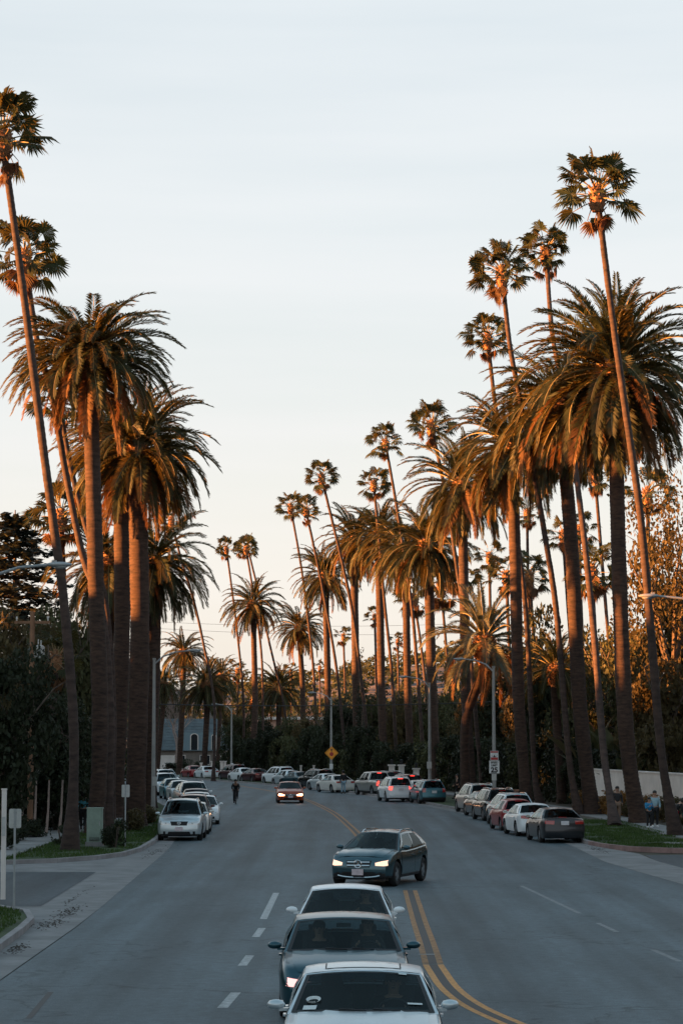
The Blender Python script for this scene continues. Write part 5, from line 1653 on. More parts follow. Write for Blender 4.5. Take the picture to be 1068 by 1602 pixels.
# --- right kerb, tails towards the camera
RROW = [
    (sedan, 'grey', 864, 101.5, .10, 'dark grey saloon nearest of the right parked row', 'car', 0),
    (sedan, 'white', 826, 108.5, .11, 'white saloon second in the right parked row', 'car', 0),
    (compact, 'red', 799, 115, .12, 'small red hatchback between the white saloon and the silver wagon', 'car', 0),
    (wagon, 'silver', 795, 122, .12, 'silver wagon fourth in the right parked row, behind the red hatchback', 'car', 0),
    (suv, 'black', 772, 129, .13, 'black off-roader left of the silver wagon', 'suv', 0),
    (sedan, 'black', 757, 136, .14, 'black saloon squeezed before the car with roof rails', 'car', 0),
    (suv, 'silver_warm', 743, 143, .14, 'grey silver off-roader with roof rails, head of the near right row', 'suv', 0),
    (wagon, 'teal', 667, 164, .17, 'teal wagon parked alone before the white gate pillars', 'car', 0),
    (sedan, 'ivory', 652, 172.5, .22, 'ivory saloon mostly hidden ahead of the teal wagon', 'car', 1),
    (suv, 'white', 617, 169.5, .16, 'white off-roader with its brake lights lit', 'suv', 1),
    (suv, 'maroon', 632, 183, .26, 'dark maroon off-roader with a lit high brake light beyond the white one', 'suv', 1),
    (truck, 'silver_warm', 587, 189, .34, 'silver pickup with its tail lights lit', 'pickup', 1),
    (suv, 'grey', 603, 201, .36, 'grey off-roader hidden beyond the silver pickup', 'suv', 0),
    (sedan, 'ivory', 524, 199.5, .40, 'ivory saloon beside the person in light jeans', 'car', 0),
    (sedan, 'silver', 509, 208, .42, 'silver saloon left of the ivory one by the diamond sign', 'car', 0),
    (suv, 'black', 495, 215, .44, 'black off-roader under the diamond sign', 'suv', 0),
    (sedan, 'midnight', 465, 222, .46, 'dark saloon with a blue black boot, above the oncoming car', 'car', 0),
    (compact, 'silver', 449, 230, .46, 'small silver car wedged behind the dark saloon', 'car', 0),
    (suv, 'white', 436, 236, .44, 'white off-roader beyond the oncoming car', 'suv', 0),
    (sedan, 'maroon', 400, 247, .40, 'dark maroon saloon right of the cyclist', 'car', 0),
    (sedan, 'white', 380, 252.5, .40, 'white saloon behind the cyclist', 'car', 0),
    (suv, 'maroon', 365, 259, .40, 'dark maroon off-roader left of the cyclist', 'suv', 0),
    (sedan, 'white', 324, 270, .34, 'white saloon under the blue roofed house', 'car', 0),
    (sedan, 'red', 303, 275, .34, 'red saloon farthest along the right kerb', 'car', 0),
]
for m_, colr, px, Y, yaw, lab, cat, br in RROW:
    m_.place((gx(px, Y + 2), Y + 2, 0), PI / 2 + yaw, colr, lab, cat, 'cars parked along the right kerb' if not br else 'cars braking on the right', brake=br)

# ---------------------------------------------------------------- street furniture
def lamp(px, Y, h, arm, label, py_top=None, m='pole_concrete', r=.12):
    X = gx(px, Y)
    root = thing('street_lamp', (X, Y, 0.12), label, 'street lamp', 'street lamps along the kerbs')
    q = MB(); q.tube([(0, 0, 0), (0, 0, .9), (0, 0, h)], [r * 1.15, r, r * .62], 8); q.box((0, 0, .15), (r * 2.9, r * 2.9, .3)); q.box((0, 0, h + .03), (r * 1.5, r * 1.5, .1))
    q.obj('pole', M[m], root)
    s = 1 if arm > 0 else -1; a = abs(arm)
    q = MB(); q.tube([(0, 0, h - .25), (s * a * .25, 0, h + .18), (s * a * .6, 0, h + .42), (s * a, 0, h + .5)], [.05, .045, .04, .035], 7); q.obj('arm', M['steel'], root)
    q = MB(); q.ball((s * (a + .25), 0, h + .50), (.36, .13, .075), 12, 8); q.box((s * (a + .12), 0, h + .57), (.12, .08, .09)); q.obj('lamp_head', M['steel'], root)
    q = MB(); q.ball((s * (a + .3), 0, h + .46), (.2, .1, .075), 10, 6); q.obj('lens', M['sign_back'], root)
    return root
lamp(-45, 65, 8.35, 2.1, 'street lamp whose arm reaches in over the left garden, pole out of view')
lamp(242, 134, 8.6, 2.0, 'street lamp on the left kerb behind the first parked silver car')
lamp(1126, 80, 8.4, -2.1, 'street lamp whose arm reaches in across the last right palm, pole out of view')
lamp(771, 142, 8.4, -1.75, 'street lamp carrying the speed limit sign')
lamp(671, 174, 8.2, -1.6, 'street lamp behind the teal wagon, in front of the gate pillars')
lamp(518, 216, 7.9, -1.5, 'street lamp carrying the orange diamond sign')
lamp(363, 264, 7.6, -1.6, 'street lamp behind the dark maroon off-roader left of the cyclist')

def text(body, size, loc, parent, m, name='lettering', rx=PI / 2, sx=1.0, bold=0.0):
    cu = bpy.data.curves.new(name, 'FONT'); cu.body = body; cu.size = size; cu.align_x = 'CENTER'; cu.align_y = 'CENTER'; cu.extrude = 0.002; cu.offset = bold
    o = bpy.data.objects.new(name, cu); COL.objects.link(o)
    dg = bpy.context.evaluated_depsgraph_get()
    me = bpy.data.meshes.new_from_object(o.evaluated_get(dg))
    bpy.data.objects.remove(o)
    me.materials.clear(); me.materials.append(M[m])
    q = link(name, me, parent); q.location = loc; q.rotation_euler = (rx, 0, 0); q.scale = (sx, 1, 1)
    return q

def plate(px, py, Y, wd, ht, m, name, label, cat, dy=-.17, rot=0.0, back=False):
    p = at(px, py, Y + dy)
    root = thing(name, p, label, cat)
    q = MB(); q.box((0, 0, 0), (wd, .012, ht), ry=rot); q.obj('face', M[m], root, sm=False)
    q = MB(); q.box((0, .06, 0), (.05, .1, min(ht, .3))); q.obj('bracket', M['steel'], root, sm=False)
    return root
t = plate(772.7, 1200, 142, .62, .76, 'white', 'speed_limit_sign', 'white sign reading SPEED LIMIT 25 on the lamp post', 'road sign')
for b, sz, z, sx in (('SPEED', .155, .255, 1.0), ('LIMIT', .155, .095, 1.0), ('25', .40, -.18, 1.05)):
    text(b, sz, (0, -.011, z), t, 'black', sx=sx, bold=.006 if b != '25' else .014)
q = MB()
for z in (.365, -.365): q.box((0, -.009, z), (.59, .006, .012))
for x in (.295, -.295): q.box((x, -.009, 0), (.012, .006, .718))
q.obj('border', M['black'], t, sm=False)
t = plate(772.7, 1182.5, 142, .47, .58, 'white', 'warning_plate', 'white plate with two red bands and a small black emblem above the speed limit', 'road sign')
q = MB(); q.box((0, -.010, .225), (.43, .008, .09)); q.box((0, -.010, -.165), (.41, .008, .15)); q.obj('red_band', M['red'], t, sm=False)
q = MB(); q.add([(-.085, -.011, -.07), (.085, -.011, -.07), (.05, -.011, -.03), (0, -.011, .075), (-.05, -.011, -.03)], [(0, 1, 2, 3, 4)])
q.tube([(.15 * math.cos(a), -.011, .04 + .11 * math.sin(a)) for a in frange(PI, 2 * PI, PI / 8)], .008, 4)
q.obj('emblem', M['black'], t, sm=False)
plate(772.3, 1215, 142, .28, .44, 'sign_back', 'notice_plate', 'small pale blank plate below the speed limit sign', 'road sign')
plate(671, 1197, 174, .34, .48, 'sign_back', 'notice_plate', 'small pale plate on the lamp post behind the teal wagon', 'road sign')
plate(518, 1199, 216, .30, .46, 'white', 'notice_plate', 'small white plate under the orange diamond sign', 'road sign')
plate(363, 1197, 264, .3, .45, 'white', 'notice_plate', 'small white plate on the farthest lamp post', 'road sign')
plate(242, 1222, 134, .26, .5, 'sign_back', 'notice_plate', 'grey plate on the left lamp post above the parked cars', 'road sign')
t = plate(518.5, 1178, 216, .86, .86, 'orange_sign', 'diamond_sign', 'orange diamond sign with a red disc and black arrow', 'road sign', rot=PI / 4)
q = MB()
for i in range(4):
    a = PI / 4 + i * PI / 2; c = (.44 * math.cos(a - PI / 4) * 1.0, -.009, .44 * math.sin(a - PI / 4) * 1.0)
for sx, sz in ((1, 1), (1, -1), (-1, 1), (-1, -1)):
    q.box((sx * .258, -.009, sz * .258), (.71, .006, .016), ry=(PI / 4 if sx * sz > 0 else -PI / 4))
q.obj('border', M['black'], t, sm=False)
q = MB(); q.add([(.19 * math.cos(a), -.012, -.10 + .19 * math.sin(a)) for a in [PI / 8 + k * PI / 4 for k in range(8)]], [tuple(range(8))]); q.obj('red_disc', M['red'], t, sm=False)
q = MB(); q.box((0, -.010, .17), (.07, .006, .14)); q.add([(-.12, -.012, .24), (.12, -.012, .24), (0, -.012, .40)], [(0, 1, 2)]); q.obj('arrow', M['black'], t, sm=False)

def post_sign(px, py, top, Y0, label, wd, ht, m='sign_back'):
    g_ = G(px, py); Y = g_.y; h = (py - top) * Y / 3782.5
    root = thing('post_sign', (g_.x, Y, .12), label, 'road sign')
    q = MB(); q.box((0, 0, h / 2), (.05, .035, h)); q.obj('post', M['steel'], root, sm=False)
    if wd:
        q = MB(); R = .04
        pts = []
        for cx, cz, a0 in ((wd / 2 - R, ht / 2 - R, 0), (-wd / 2 + R, ht / 2 - R, PI / 2), (-wd / 2 + R, -ht / 2 + R, PI), (wd / 2 - R, -ht / 2 + R, 1.5 * PI)):
            for k in range(4): pts.append((cx + R * math.cos(a0 + k * PI / 6), cz + R * math.sin(a0 + k * PI / 6)))
        zc = h - ht / 2
        n = len(pts)
        q.add([(x, .022, zc + z) for x, z in pts] + [(x, .034, zc + z) for x, z in pts], [tuple(range(n)), tuple(range(2 * n - 1, n - 1, -1))] + [(k, k + n, (k + 1) % n + n, (k + 1) % n) for k in range(n)])
        q.obj('panel', M[m], root, sm=False)
        q = MB(); q.box((0, .012, zc + ht * .3), (.075, .03, .03)); q.box((0, .012, zc - ht * .3), (.075, .03, .03)); q.obj('bracket', M['steel'], root, sm=False)
    return root
post_sign(22, 1432, 1276, 0, 'blank back of a small white sign on a thin post by the near kerb', .30, .47)
post_sign(196, 1330, 1234, 0, 'blank back of a small white sign right of the utility cabinet', .31, .48)
g_ = G(5, 1413)
t = thing('marker_post', (g_.x, g_.y, .1), 'tall pale square post at the frame edge by the near lawn', 'post')
q = MB(); q.box((0, 0, 1.43), (.12, .10, 2.86)); q.box((0, 0, 2.87), (.14, .12, .04)); q.obj('post', M['stucco'], t, sm=False)
q = MB(); q.box((0, -.055, 1.9), (.09, .012, .5)); q.obj('plate', M['sign_back'], t, sm=False)

g_ = G(148.5, 1329)
t = thing('utility_cabinet', (g_.x, g_.y, .12), 'grey green utility cabinet beside the tallest left fan palm', 'cabinet')
q = MB(); q.box((0, 0, .09), (.70, .52, .18)); q.obj('plinth', M['concrete'], t, sm=False)
q = MB(); q.box((0, 0, .82), (.60, .42, 1.30)); q.box((0, 0, 1.49), (.64, .46, .05)); q.obj('case', M['box_green'], t, sm=False)
q = MB(); q.box((0, -.215, .86), (.54, .012, 1.18)); q.obj('door', M['box_green'], t, sm=False)
q = MB(); q.box((.20, -.235, .9), (.03, .03, .16)); q.obj('latch', M['steel'], t, sm=False)
q = MB()
for i in range(7): q.box((0, -.218, .22 + i * .012 * 2), (.4, .01, .01))
q.obj('vent', M['black'], t, sm=False)

t = thing('rubbish_bag', (-7.12, 48.6, .13), 'black rubbish bag slumped on the near kerb at the frame edge', 'bag')
q = MB(); q.ball((0, 0, .3), (.30, .30, .32), 16, 12)
for i, v in enumerate(q.v): q.v[i] = tuple(Vector(v) * (1 + .12 * noise.noise(Vector(v) * 6)))
q.obj('bag', M['black'], t); q = MB(); q.tube([(0, 0, .58), (.02, 0, .68), (.06, .02, .74)], [.05, .03, .06], 6); q.obj('knot', M['black'], t)

def upole(px, Y, top, label, r=.14):
    X = gx(px, Y); h = CAM_H + (1159 - top) * Y / 3782.5
    root = thing('utility_pole', (X, Y, 0), label, 'utility pole', 'wooden poles carrying the cables')
    q = MB(); q.tube([(0, 0, 0), (0, 0, h)], [r, r * .75], 10); q.obj('pole', M['wood'], root)
    q = MB(); q.box((0, 0, h - .5), (1.6, .1, .12)); q.obj('crossarm', M['wood'], root, sm=False)
    for x in (-.7, 0, .7):
        q = MB(); q.tube([(x, 0, h - .44), (x, 0, h - .3), (x, 0, h - .24)], [.03, .05, .03], 6); q.obj('insulator', M['sign_back'], root)
    return root, X, h
rt, ux, uh = upole(51, 109, 957, 'wooden pole with a grey transformer below the dark cedar')
q = MB(); q.tube([(.34, 0, 7.95), (.34, 0, 8.0), (.34, 0, 8.45), (.34, 0, 8.52)], [.2, .23, .23, .15], 14); q.box((.14, 0, 8.2), (.16, .1, .3)); q.tube([(.28, 0, 8.5), (.28, 0, 8.8)], .03, 6); q.tube([(.4, 0, 8.5), (.4, 0, 8.75)], .03, 6)
q.obj('transformer', M['sign_back'], rt)
r1, x1, h1 = upole(167, 205, 1096, 'short wooden pole hidden behind the thick left trunks', .12)
r2, x2, h2 = upole(871, 205, 1090, 'short wooden pole hidden behind the orange skirted palm trunk', .12)
r3, x3, h3 = upole(190, 330, 968, 'tall wooden pole hidden behind the thick left trunks', .15)
r4, x4, h4 = upole(727, 330, 974, 'tall wooden pole hidden behind the open crowned palm trunk', .15)
def cable(a, b, sag, r, label, cat='cable'):
    a, b = Vector(a), Vector(b)
    q = MB(); q.tube([a.lerp(b, t) - Vector((0, 0, sag * 4 * t * (1 - t))) for t in frange(0, 1, .05)], r, 5)
    tag(q.obj('overhead_cable', M['wire']), label, cat)
cable((x1, 205, h1 - .2), (x2, 205, h2 - .2), .42, .045, 'thick black cable sagging across the whole avenue')
cable((x3, 330, h3 - .2), (x4, 330, h4 - .2), .6, .02, 'upper one of the thin wires high over the bend')
cable((x3 + .7, 330, h3 - 1.1), (x4 + .7, 330, h4 - 1.5), .6, .02, 'lower one of the thin wires high over the bend')
cable((ux - .7, 109, uh - .25), (ux - 30, 115, uh + .3), .5, .015, 'thin wire leaving the transformer pole at the frame edge')

# ---------------------------------------------------------------- walls, gates and houses
t = thing('garden_wall', (gx(1012, 134), 134, 0), 'white rendered garden wall behind the flowering shrubs', 'wall')
a, b = Vector((gx(925, 147), 147, 0)), Vector((gx(1110, 120), 120, 0))
t.location = (a + b) / 2; t.rotation_euler = (0, 0, math.atan2((b - a).y, (b - a).x))
q = MB(); q.box((0, 0, 1.25), ((b - a).length, .25, 2.5)); q.obj('wall', M['stucco'], t, sm=False)
q = MB(); q.box((0, 0, 2.53), ((b - a).length + .1, .36, .08)); q.obj('coping', M['stucco'], t, sm=False)

def pillar(px, Y, h, label, wd=.5, lantern=True, name='gate_pillar'):
    t = thing(name, (gx(px, Y), Y, .1), label, 'gate pillar', 'white gate pillars')
    q = MB(); q.box((0, 0, h / 2), (wd, wd, h)); q.obj('shaft', M['stucco'], t, sm=False)
    q = MB(); q.box((0, 0, h + .05), (wd * 1.35, wd * 1.35, .12)); q.box((0, 0, .12), (wd * 1.2, wd * 1.2, .24)); q.obj('cap', M['stucco'], t, sm=False)
    if lantern:
        q = MB(); q.box((0, 0, h + .32), (.2, .2, .34), taper=1.3); q.box((0, 0, h + .53), (.3, .3, .06), taper=.4); q.obj('lantern', M['black'], t, sm=False)
for px, h, lab in ((612, 2.0, 'leftmost of the white gate pillars, behind the pickup'), (627, 2.0, 'white gate pillar with a lantern above the white braking car'), (650, 1.7, 'white gate pillar left of the teal wagon'), (674, 1.75, 'white gate pillar behind the lamp post by the teal wagon')):
    pillar(px, 209, h, lab)
for px, h, w_, lab in ((316, 1.5, .25, 'thin white post left of the far white saloon'), (333, 1.7, .28, 'white post above the far white saloon'), (348, 1.7, .35, 'left white post of the far gate'), (353, 1.7, .28, 'right white post of the far gate'), (471, 1.6, .2, 'thin pale post behind the dark saloon'), (491, 1.6, .2, 'thin pale post left of the diamond sign lamp')):
    Y = 283 if px < 400 else 243
    pillar(px, Y, h, lab, w_, False)
t = thing('planter', (gx(797, 158), 158, .12), 'low pinkish planter right of the speed limit post', 'planter')
q = MB(); q.box((0, 0, .45), (.9, .6, .9)); q.box((0, 0, .92), (1.0, .7, .1)); q.obj('trough', M['terracotta'], t, sm=False)

def house_blue():
    Y = 345; s = Y / 3782.5
    x0, x1 = gx(244, Y), gx(352, Y)
    t = thing('house', ((x0 + x1) / 2, Y, 0), 'house with a blue grey slate roof and a white arched dormer window', 'house')
    W_ = x1 - x0; eave, top = 2.9, 7.4; D = 9
    q = MB(); q.box((0, D / 2, eave / 2), (W_, D, eave)); q.obj('wall', M['stone'], t, sm=False)
    q = MB()
    v = [(-W_ / 2 - .4, -.5, eave), (W_ / 2 + .4, -.5, eave), (W_ / 2 + .4, D + .5, eave), (-W_ / 2 - .4, D + .5, eave), (-W_ / 2 + 1, 1.8, top), (W_ / 2 - 1, 1.8, top), (W_ / 2 - 1, D - 1.8, top), (-W_ / 2 + 1, D - 1.8, top)]
    q.add(v, [(0, 1, 5, 4), (1, 2, 6, 5), (2, 3, 7, 6), (3, 0, 4, 7), (4, 5, 6, 7), (3, 2, 1, 0)])
    rf = q.obj('roof', M['roof_blue'], t, sm=False)
    q = MB()
    for i in range(11):
        z = eave + .2 + i * .4; y = -.5 + 2.3 * (z - eave) / (top - eave)
        q.box((0, y - .02, z), (W_ + .6 - i * .17, .05, .06), rx=-.3)
    q.obj('slate_course', M['roof_blue'], rf, sm=False)
    q = MB(); q.box((W_ / 2 - 2.2, 5, top + .5), (.8, .8, 1.8)); q.obj('chimney', M['stone'], rf, sm=False)
    for px, w_, m in ((305.5, 1.9, 'roof_panel'), (336, 1.2, 'roof_panel')):
        cx = gx(px, Y) - (x0 + x1) / 2
        q = MB(); q.box((cx, .6, 4.15), (w_ * 1.7, 2.2, 2.6)); q.obj('dormer', M[m], t, sm=False)
        q = MB(); n = 10; ww = w_ / 2 * .62
        arch = [(-ww, 2.95), (-ww, 4.9)] + [(ww * math.cos(PI - PI * k / n), 4.9 + ww * .7 * math.sin(PI * k / n)) for k in range(1, n)] + [(ww, 4.9), (ww, 2.95)]
        inner = [(a * .78, 2.95 + (z - 2.95) * .95) for a, z in arch]
        k = len(arch)
        q.add([(cx + a, -.53, z) for a, z in arch] + [(cx + a, -.53, z) for a, z in inner], [(i, i + 1, k + i + 1, k + i) for i in range(k - 1)])
        w2 = q.obj('window', M['stucco'], t, sm=False)
        q = MB(); q.add([(cx + a, -.515, z) for a, z in inner], [tuple(range(k))]); q.obj('pane', M['win_dark'], w2, sm=False)
    for i, (px, w_, z0, z1, nm, m) in enumerate(((262, 2.2, .1, 2.2, 'garage_door', 'stucco'), (283, 1.5, .9, 2.2, 'window', 'win_dark'), (322, 1.4, .9, 2.2, 'window', 'win_dark'), (341, 1.0, .9, 2.2, 'window', 'win_dark'))):
        cx = gx(px, Y) - (x0 + x1) / 2
        q = MB(); q.box((cx, -.03, (z0 + z1) / 2), (w_, .08, z1 - z0)); w2 = q.obj(nm, M[m], t, sm=False)
        if nm == 'window':
            q = MB()
            for a in (-1, 0, 1): q.box((cx + a * w_ / 2, -.08, (z0 + z1) / 2), (.09, .05, z1 - z0 + .1))
            for z in (z0, z1): q.box((cx, -.08, z), (w_ + .1, .06, .09))
            q.obj('frame', M['stucco'], w2, sm=False)
house_blue()
def house_flat():
    Y = 385; x0, x1 = gx(402, Y), gx(506, Y)
    t = thing('house', ((x0 + x1) / 2, Y, 0), 'flat roofed peach house with a white roof edge beyond the hedges', 'house')
    W_ = x1 - x0
    q = MB(); q.box((0, 4, 3.8), (W_ - .6, 8, 7.6)); q.obj('wall', M['peach'], t, sm=False)
    q = MB(); q.box((0, 3.8, 7.82), (W_ + .8, 9.4, .42)); q.obj('roof', M['stucco'], t, sm=False)
    for i in range(4):
        cx = -W_ / 2 + 1.6 + i * 2.5
        q = MB(); q.box((cx, -.02, 5.8), (1.5, .08, 1.5)); w2 = q.obj('window', M['win_dark'], t, sm=False)
        q = MB()
        for a in (-1, 0, 1): q.box((cx + a * .75, -.07, 5.8), (.08, .05, 1.6))
        for z in (5.05, 6.55): q.box((cx, -.07, z), (1.6, .06, .08))
        q.obj('frame', M['stucco'], w2, sm=False)
    q = MB(); q.box((-W_ / 2 - 1.6, 3, 4.2), (1.1, 1.1, 8.4)); q.box((-W_ / 2 - 1.6, 3, 8.5), (1.3, 1.3, .2)); q.obj('chimney', M['terracotta'], t, sm=False)
house_flat()
def house_hill(px, py, Y, w_, h, label, rm='terracotta'):
    p = at(px, py, Y)
    t = thing('house', (p.x, Y, p.z - h), label, 'house', 'houses on the hillside')
    q = MB(); q.box((0, 4, h / 2 - 1), (w_, 8, h + 2)); q.obj('wall', M['peach'], t, sm=False)
    q = MB(); q.add([(-w_ / 2 - .6, -.7, h), (w_ / 2 + .6, -.7, h), (w_ / 2 + .6, 8.7, h), (-w_ / 2 - .6, 8.7, h), (-w_ / 2 + 2, 4, h + 2), (w_ / 2 - 2, 4, h + 2)], [(0, 1, 5, 4), (1, 2, 5), (2, 3, 4, 5), (3, 0, 4), (3, 2, 1, 0)]); q.obj('roof', M[rm], t, sm=False)
    for i in range(4):
        q = MB(); q.box((-w_ / 2 + w_ * (i + .5) / 4, -.05, h * .55), (w_ * .12, .1, h * .35)); q.obj('window', M['win_dark'], t, sm=False)
house_hill(628, 1122, 420, 9, 4, 'pinkish house glimpsed between the trunks left of the teal wagon palm')

# ---------------------------------------------------------------- people
SKIN = mat('skin', (0.42, 0.24, 0.17), 0.55)
HAIR = mat('dark_hair', (0.018, 0.014, 0.012), 0.5)
CLOTH = {k: mat(k + '_cloth', c, 0.9, var=.15, scale=9) for k, c in dict(black=(.016, .016, .018), charcoal=(.035, .035, .038), jeans=(.26, .38, .46), navy=(.02, .03, .05), aqua=(.10, .38, .48), pale_blue=(.30, .45, .52), blue=(.03, .22, .42), red=(.33, .02, .03), tan=(.22, .15, .11), floral=(.45, .32, .36), green=(.03, .07, .05), white=(.6, .6, .6)).items()}
def skin_mb(J, E, grow=1.0, add=0.0):
    """Grow one continuous surface over a skeleton of joints and radii."""
    names = list(J)
    me = bpy.data.meshes.new('skeleton')
    me.from_pydata([J[n][0] for n in names], [(names.index(a), names.index(b)) for a, b in E], [])
    o = bpy.data.objects.new('skeleton', me); COL.objects.link(o)
    md = o.modifiers.new('Skin', 'SKIN'); md.use_smooth_shade = True
    for i, n in enumerate(names):
        r = J[n][1] * grow + add
        me.skin_vertices[0].data[i].radius = (r, r)
    me.skin_vertices[0].data[0].use_root = True
    sb = o.modifiers.new('Sub', 'SUBSURF'); sb.levels = 1; sb.render_levels = 1
    dg = bpy.context.evaluated_depsgraph_get()
    r = bpy.data.meshes.new_from_object(o.evaluated_get(dg))
    bpy.data.objects.remove(o)
    q = MB(); q.v = [tuple(v.co) for v in r.vertices]; q.f = [tuple(p.vertices) for p in r.polygons]; q.m = [0] * len(q.f)
    return q
def person(loc, heading, label, top, legs, pose='stand', scale=1.0, hair=HAIR, shoes='black', short=False, group=None, lean=0.0, helmet=None):
    """Facing +X, feet at the origin."""
    t = thing('person', loc, label, 'person', group, rz=heading)
    t.scale = (scale,) * 3
    J = dict(pelvis=((0, 0, .95), .125), belly=((0, 0, 1.12), .12), chest=((.01, 0, 1.33), .135), neck=((.0, 0, 1.49), .056), jaw=((.025, 0, 1.575), .078), head=((.02, 0, 1.665), .098), crown=((.0, 0, 1.735), .075))
    for s, k in ((1, 'l'), (-1, 'r')):
        J.update({'shoulder' + k: ((0, .175 * s, 1.42), .064), 'elbow' + k: ((-.03, .235 * s, 1.16), .046), 'wrist' + k: ((.05, .24 * s, .93), .031), 'palm' + k: ((.07, .24 * s, .865), .034),
                  'hip' + k: ((0, .095 * s, .89), .088), 'knee' + k: ((.02, .105 * s, .50), .058), 'ankle' + k: ((-.02, .11 * s, .09), .042), 'toe' + k: ((.13, .12 * s, .04), .038)})
    def mv(n, p): J[n] = (p, J[n][1])
    if pose == 'walk':
        mv('kneel', (.14, .10, .52)); mv('anklel', (.22, .10, .12)); mv('toel', (.37, .11, .08)); mv('kneer', (.02, -.10, .50)); mv('ankler', (-.25, -.10, .14)); mv('toer', (-.13, -.11, .04))
        mv('elbowl', (-.14, .23, 1.18)); mv('wristl', (-.10, .23, .95)); mv('palml', (-.08, .22, .88)); mv('elbowr', (.08, -.23, 1.17)); mv('wristr', (.24, -.2, 1.0)); mv('palmr', (.29, -.19, .95))
    if pose == 'phone':
        mv('elbowl', (.06, .24, 1.15)); mv('wristl', (.27, .12, 1.27)); mv('palml', (.32, .09, 1.32)); mv('elbowr', (.06, -.24, 1.15)); mv('wristr', (.27, -.10, 1.25)); mv('palmr', (.32, -.07, 1.30))
    if pose == 'bend':
        for n, p in (('belly', (.08, 0, 1.10)), ('chest', (.22, 0, 1.25)), ('neck', (.34, 0, 1.35)), ('jaw', (.41, 0, 1.39)), ('head', (.45, 0, 1.46)), ('crown', (.46, 0, 1.53))): mv(n, p)
        for s, k in ((1, 'l'), (-1, 'r')):
            mv('shoulder' + k, (.27, .17 * s, 1.28)); mv('elbow' + k, (.30, .22 * s, 1.02)); mv('wrist' + k, (.40, .18 * s, .82)); mv('palm' + k, (.43, .17 * s, .76))
    if pose in ('sit', 'drive'):
        dz = -.45
        for n in ('pelvis', 'belly', 'chest', 'neck', 'jaw', 'head', 'crown'):
            p = J[n][0]; mv(n, (p[0] - (p[2] - .95) * .22, p[1], p[2] + dz))
        for s, k in ((1, 'l'), (-1, 'r')):
            mv('hip' + k, (.05, .10 * s, .47)); mv('knee' + k, (.47, .13 * s, .52)); mv('ankle' + k, (.72, .13 * s, .16)); mv('toe' + k, (.86, .13 * s, .20))
            mv('shoulder' + k, (-.10, .175 * s, .97))
            if pose == 'drive': mv('elbow' + k, (.10, .25 * s, .78)); mv('wrist' + k, (.34, .17 * s, .90)); mv('palm' + k, (.40, .16 * s, .93))
            else: mv('elbow' + k, (.02, .24 * s, .72)); mv('wrist' + k, (.24, .15 * s, .62)); mv('palm' + k, (.30, .13 * s, .60))
    if pose == 'ride':
        for n, p in (('pelvis', (-.18, 0, .98)), ('belly', (-.08, 0, 1.12)), ('chest', (.10, 0, 1.28)), ('neck', (.22, 0, 1.39)), ('jaw', (.29, 0, 1.46)), ('head', (.31, 0, 1.55)), ('crown', (.29, 0, 1.62))): mv(n, p)
        for s, k in ((1, 'l'), (-1, 'r')):
            mv('shoulder' + k, (.14, .175 * s, 1.34)); mv('elbow' + k, (.30, .25 * s, 1.14)); mv('wrist' + k, (.47, .21 * s, 1.0)); mv('palm' + k, (.52, .2 * s, .97))
            u = .2 if s > 0 else 0
            mv('hip' + k, (-.14, .09 * s, .93)); mv('knee' + k, (.16, .11 * s, .60 + u)); mv('ankle' + k, (-.02 + .06 * (s > 0), .11 * s, .17 + u * 1.4)); mv('toe' + k, (.12 + .06 * (s > 0), .12 * s, .13 + u * 1.4))
    E = [('pelvis', 'belly'), ('belly', 'chest'), ('chest', 'neck'), ('neck', 'jaw'), ('jaw', 'head'), ('head', 'crown')]
    for k in 'lr': E += [('chest', 'shoulder' + k), ('shoulder' + k, 'elbow' + k), ('elbow' + k, 'wrist' + k), ('wrist' + k, 'palm' + k), ('pelvis', 'hip' + k), ('hip' + k, 'knee' + k), ('knee' + k, 'ankle' + k), ('ankle' + k, 'toe' + k)]
    q = skin_mb(J, E)
    for k, s in (('l', 1), ('r', -1)):
        pw, pp = Vector(J['wrist' + k][0]), Vector(J['palm' + k][0]); d = (pp - pw).normalized()
        side = d.cross(Vector((0, 1, 0))); side = side.normalized() if side.length > .1 else Vector((1, 0, 0))
        for i, ln in enumerate((.075, .085, .08, .062)):
            b0 = pp + side * (i - 1.5) * .019; cu = Vector((0, -s * .02, 0))
            q.tube([b0, b0 + d * ln * .55 + cu * .3, b0 + d * ln + cu], [.010, .009, .006], 5)
        b0 = pw.lerp(pp, .6) - side * .03
        q.tube([b0, b0 - side * .02 + d * .035, b0 - side * .018 + d * .065], [.012, .010, .007], 5)
    hd, jw, cw = (Vector(J[n][0]) for n in ('head', 'jaw', 'crown'))
    up = (cw - jw).normalized(); up = (up + Vector((0, 0, 1))).normalized(); fw = Vector((1, 0, 0)) if pose != 'ride' else Vector((.95, 0, -.2))
    q.tube([hd + fw * .085 + up * .0, hd + fw * .115 - up * .045], [.012, .018], 6)
    for s in (1, -1): q.ball(hd + Vector((-.005, .092 * s, -.02)), (.022, .012, .034), 8, 6)
    q.obj('body', SKIN, t, angle=180)
    f = MB()
    for s in (1, -1): f.ball(hd + fw * .088 + Vector((0, .036 * s, 0)) + up * .005, .013, 8, 6); f.box(hd + fw * .094 + Vector((0, .036 * s, 0)) + up * .032, (.012, .04, .008))
    f.box(hd + fw * .086 - up * .078, (.012, .045, .009)); f.obj('face', HAIR, t)
    h = MB(); h.ball(hd + up * .04 - fw * .022, (.112, .108, .098), 14, 9)
    if helmet:
        h.obj('helmet', CLOTH[helmet], t)
    else:
        h.ball(hd - fw * .055 - up * .03, (.065, .092, .095), 12, 8); h.obj('hair', hair, t)
    up_n = ['chest', 'belly', 'pelvis', 'shoulderl', 'elbowl', 'shoulderr', 'elbowr'] + ([] if short else ['wristl', 'wristr'])
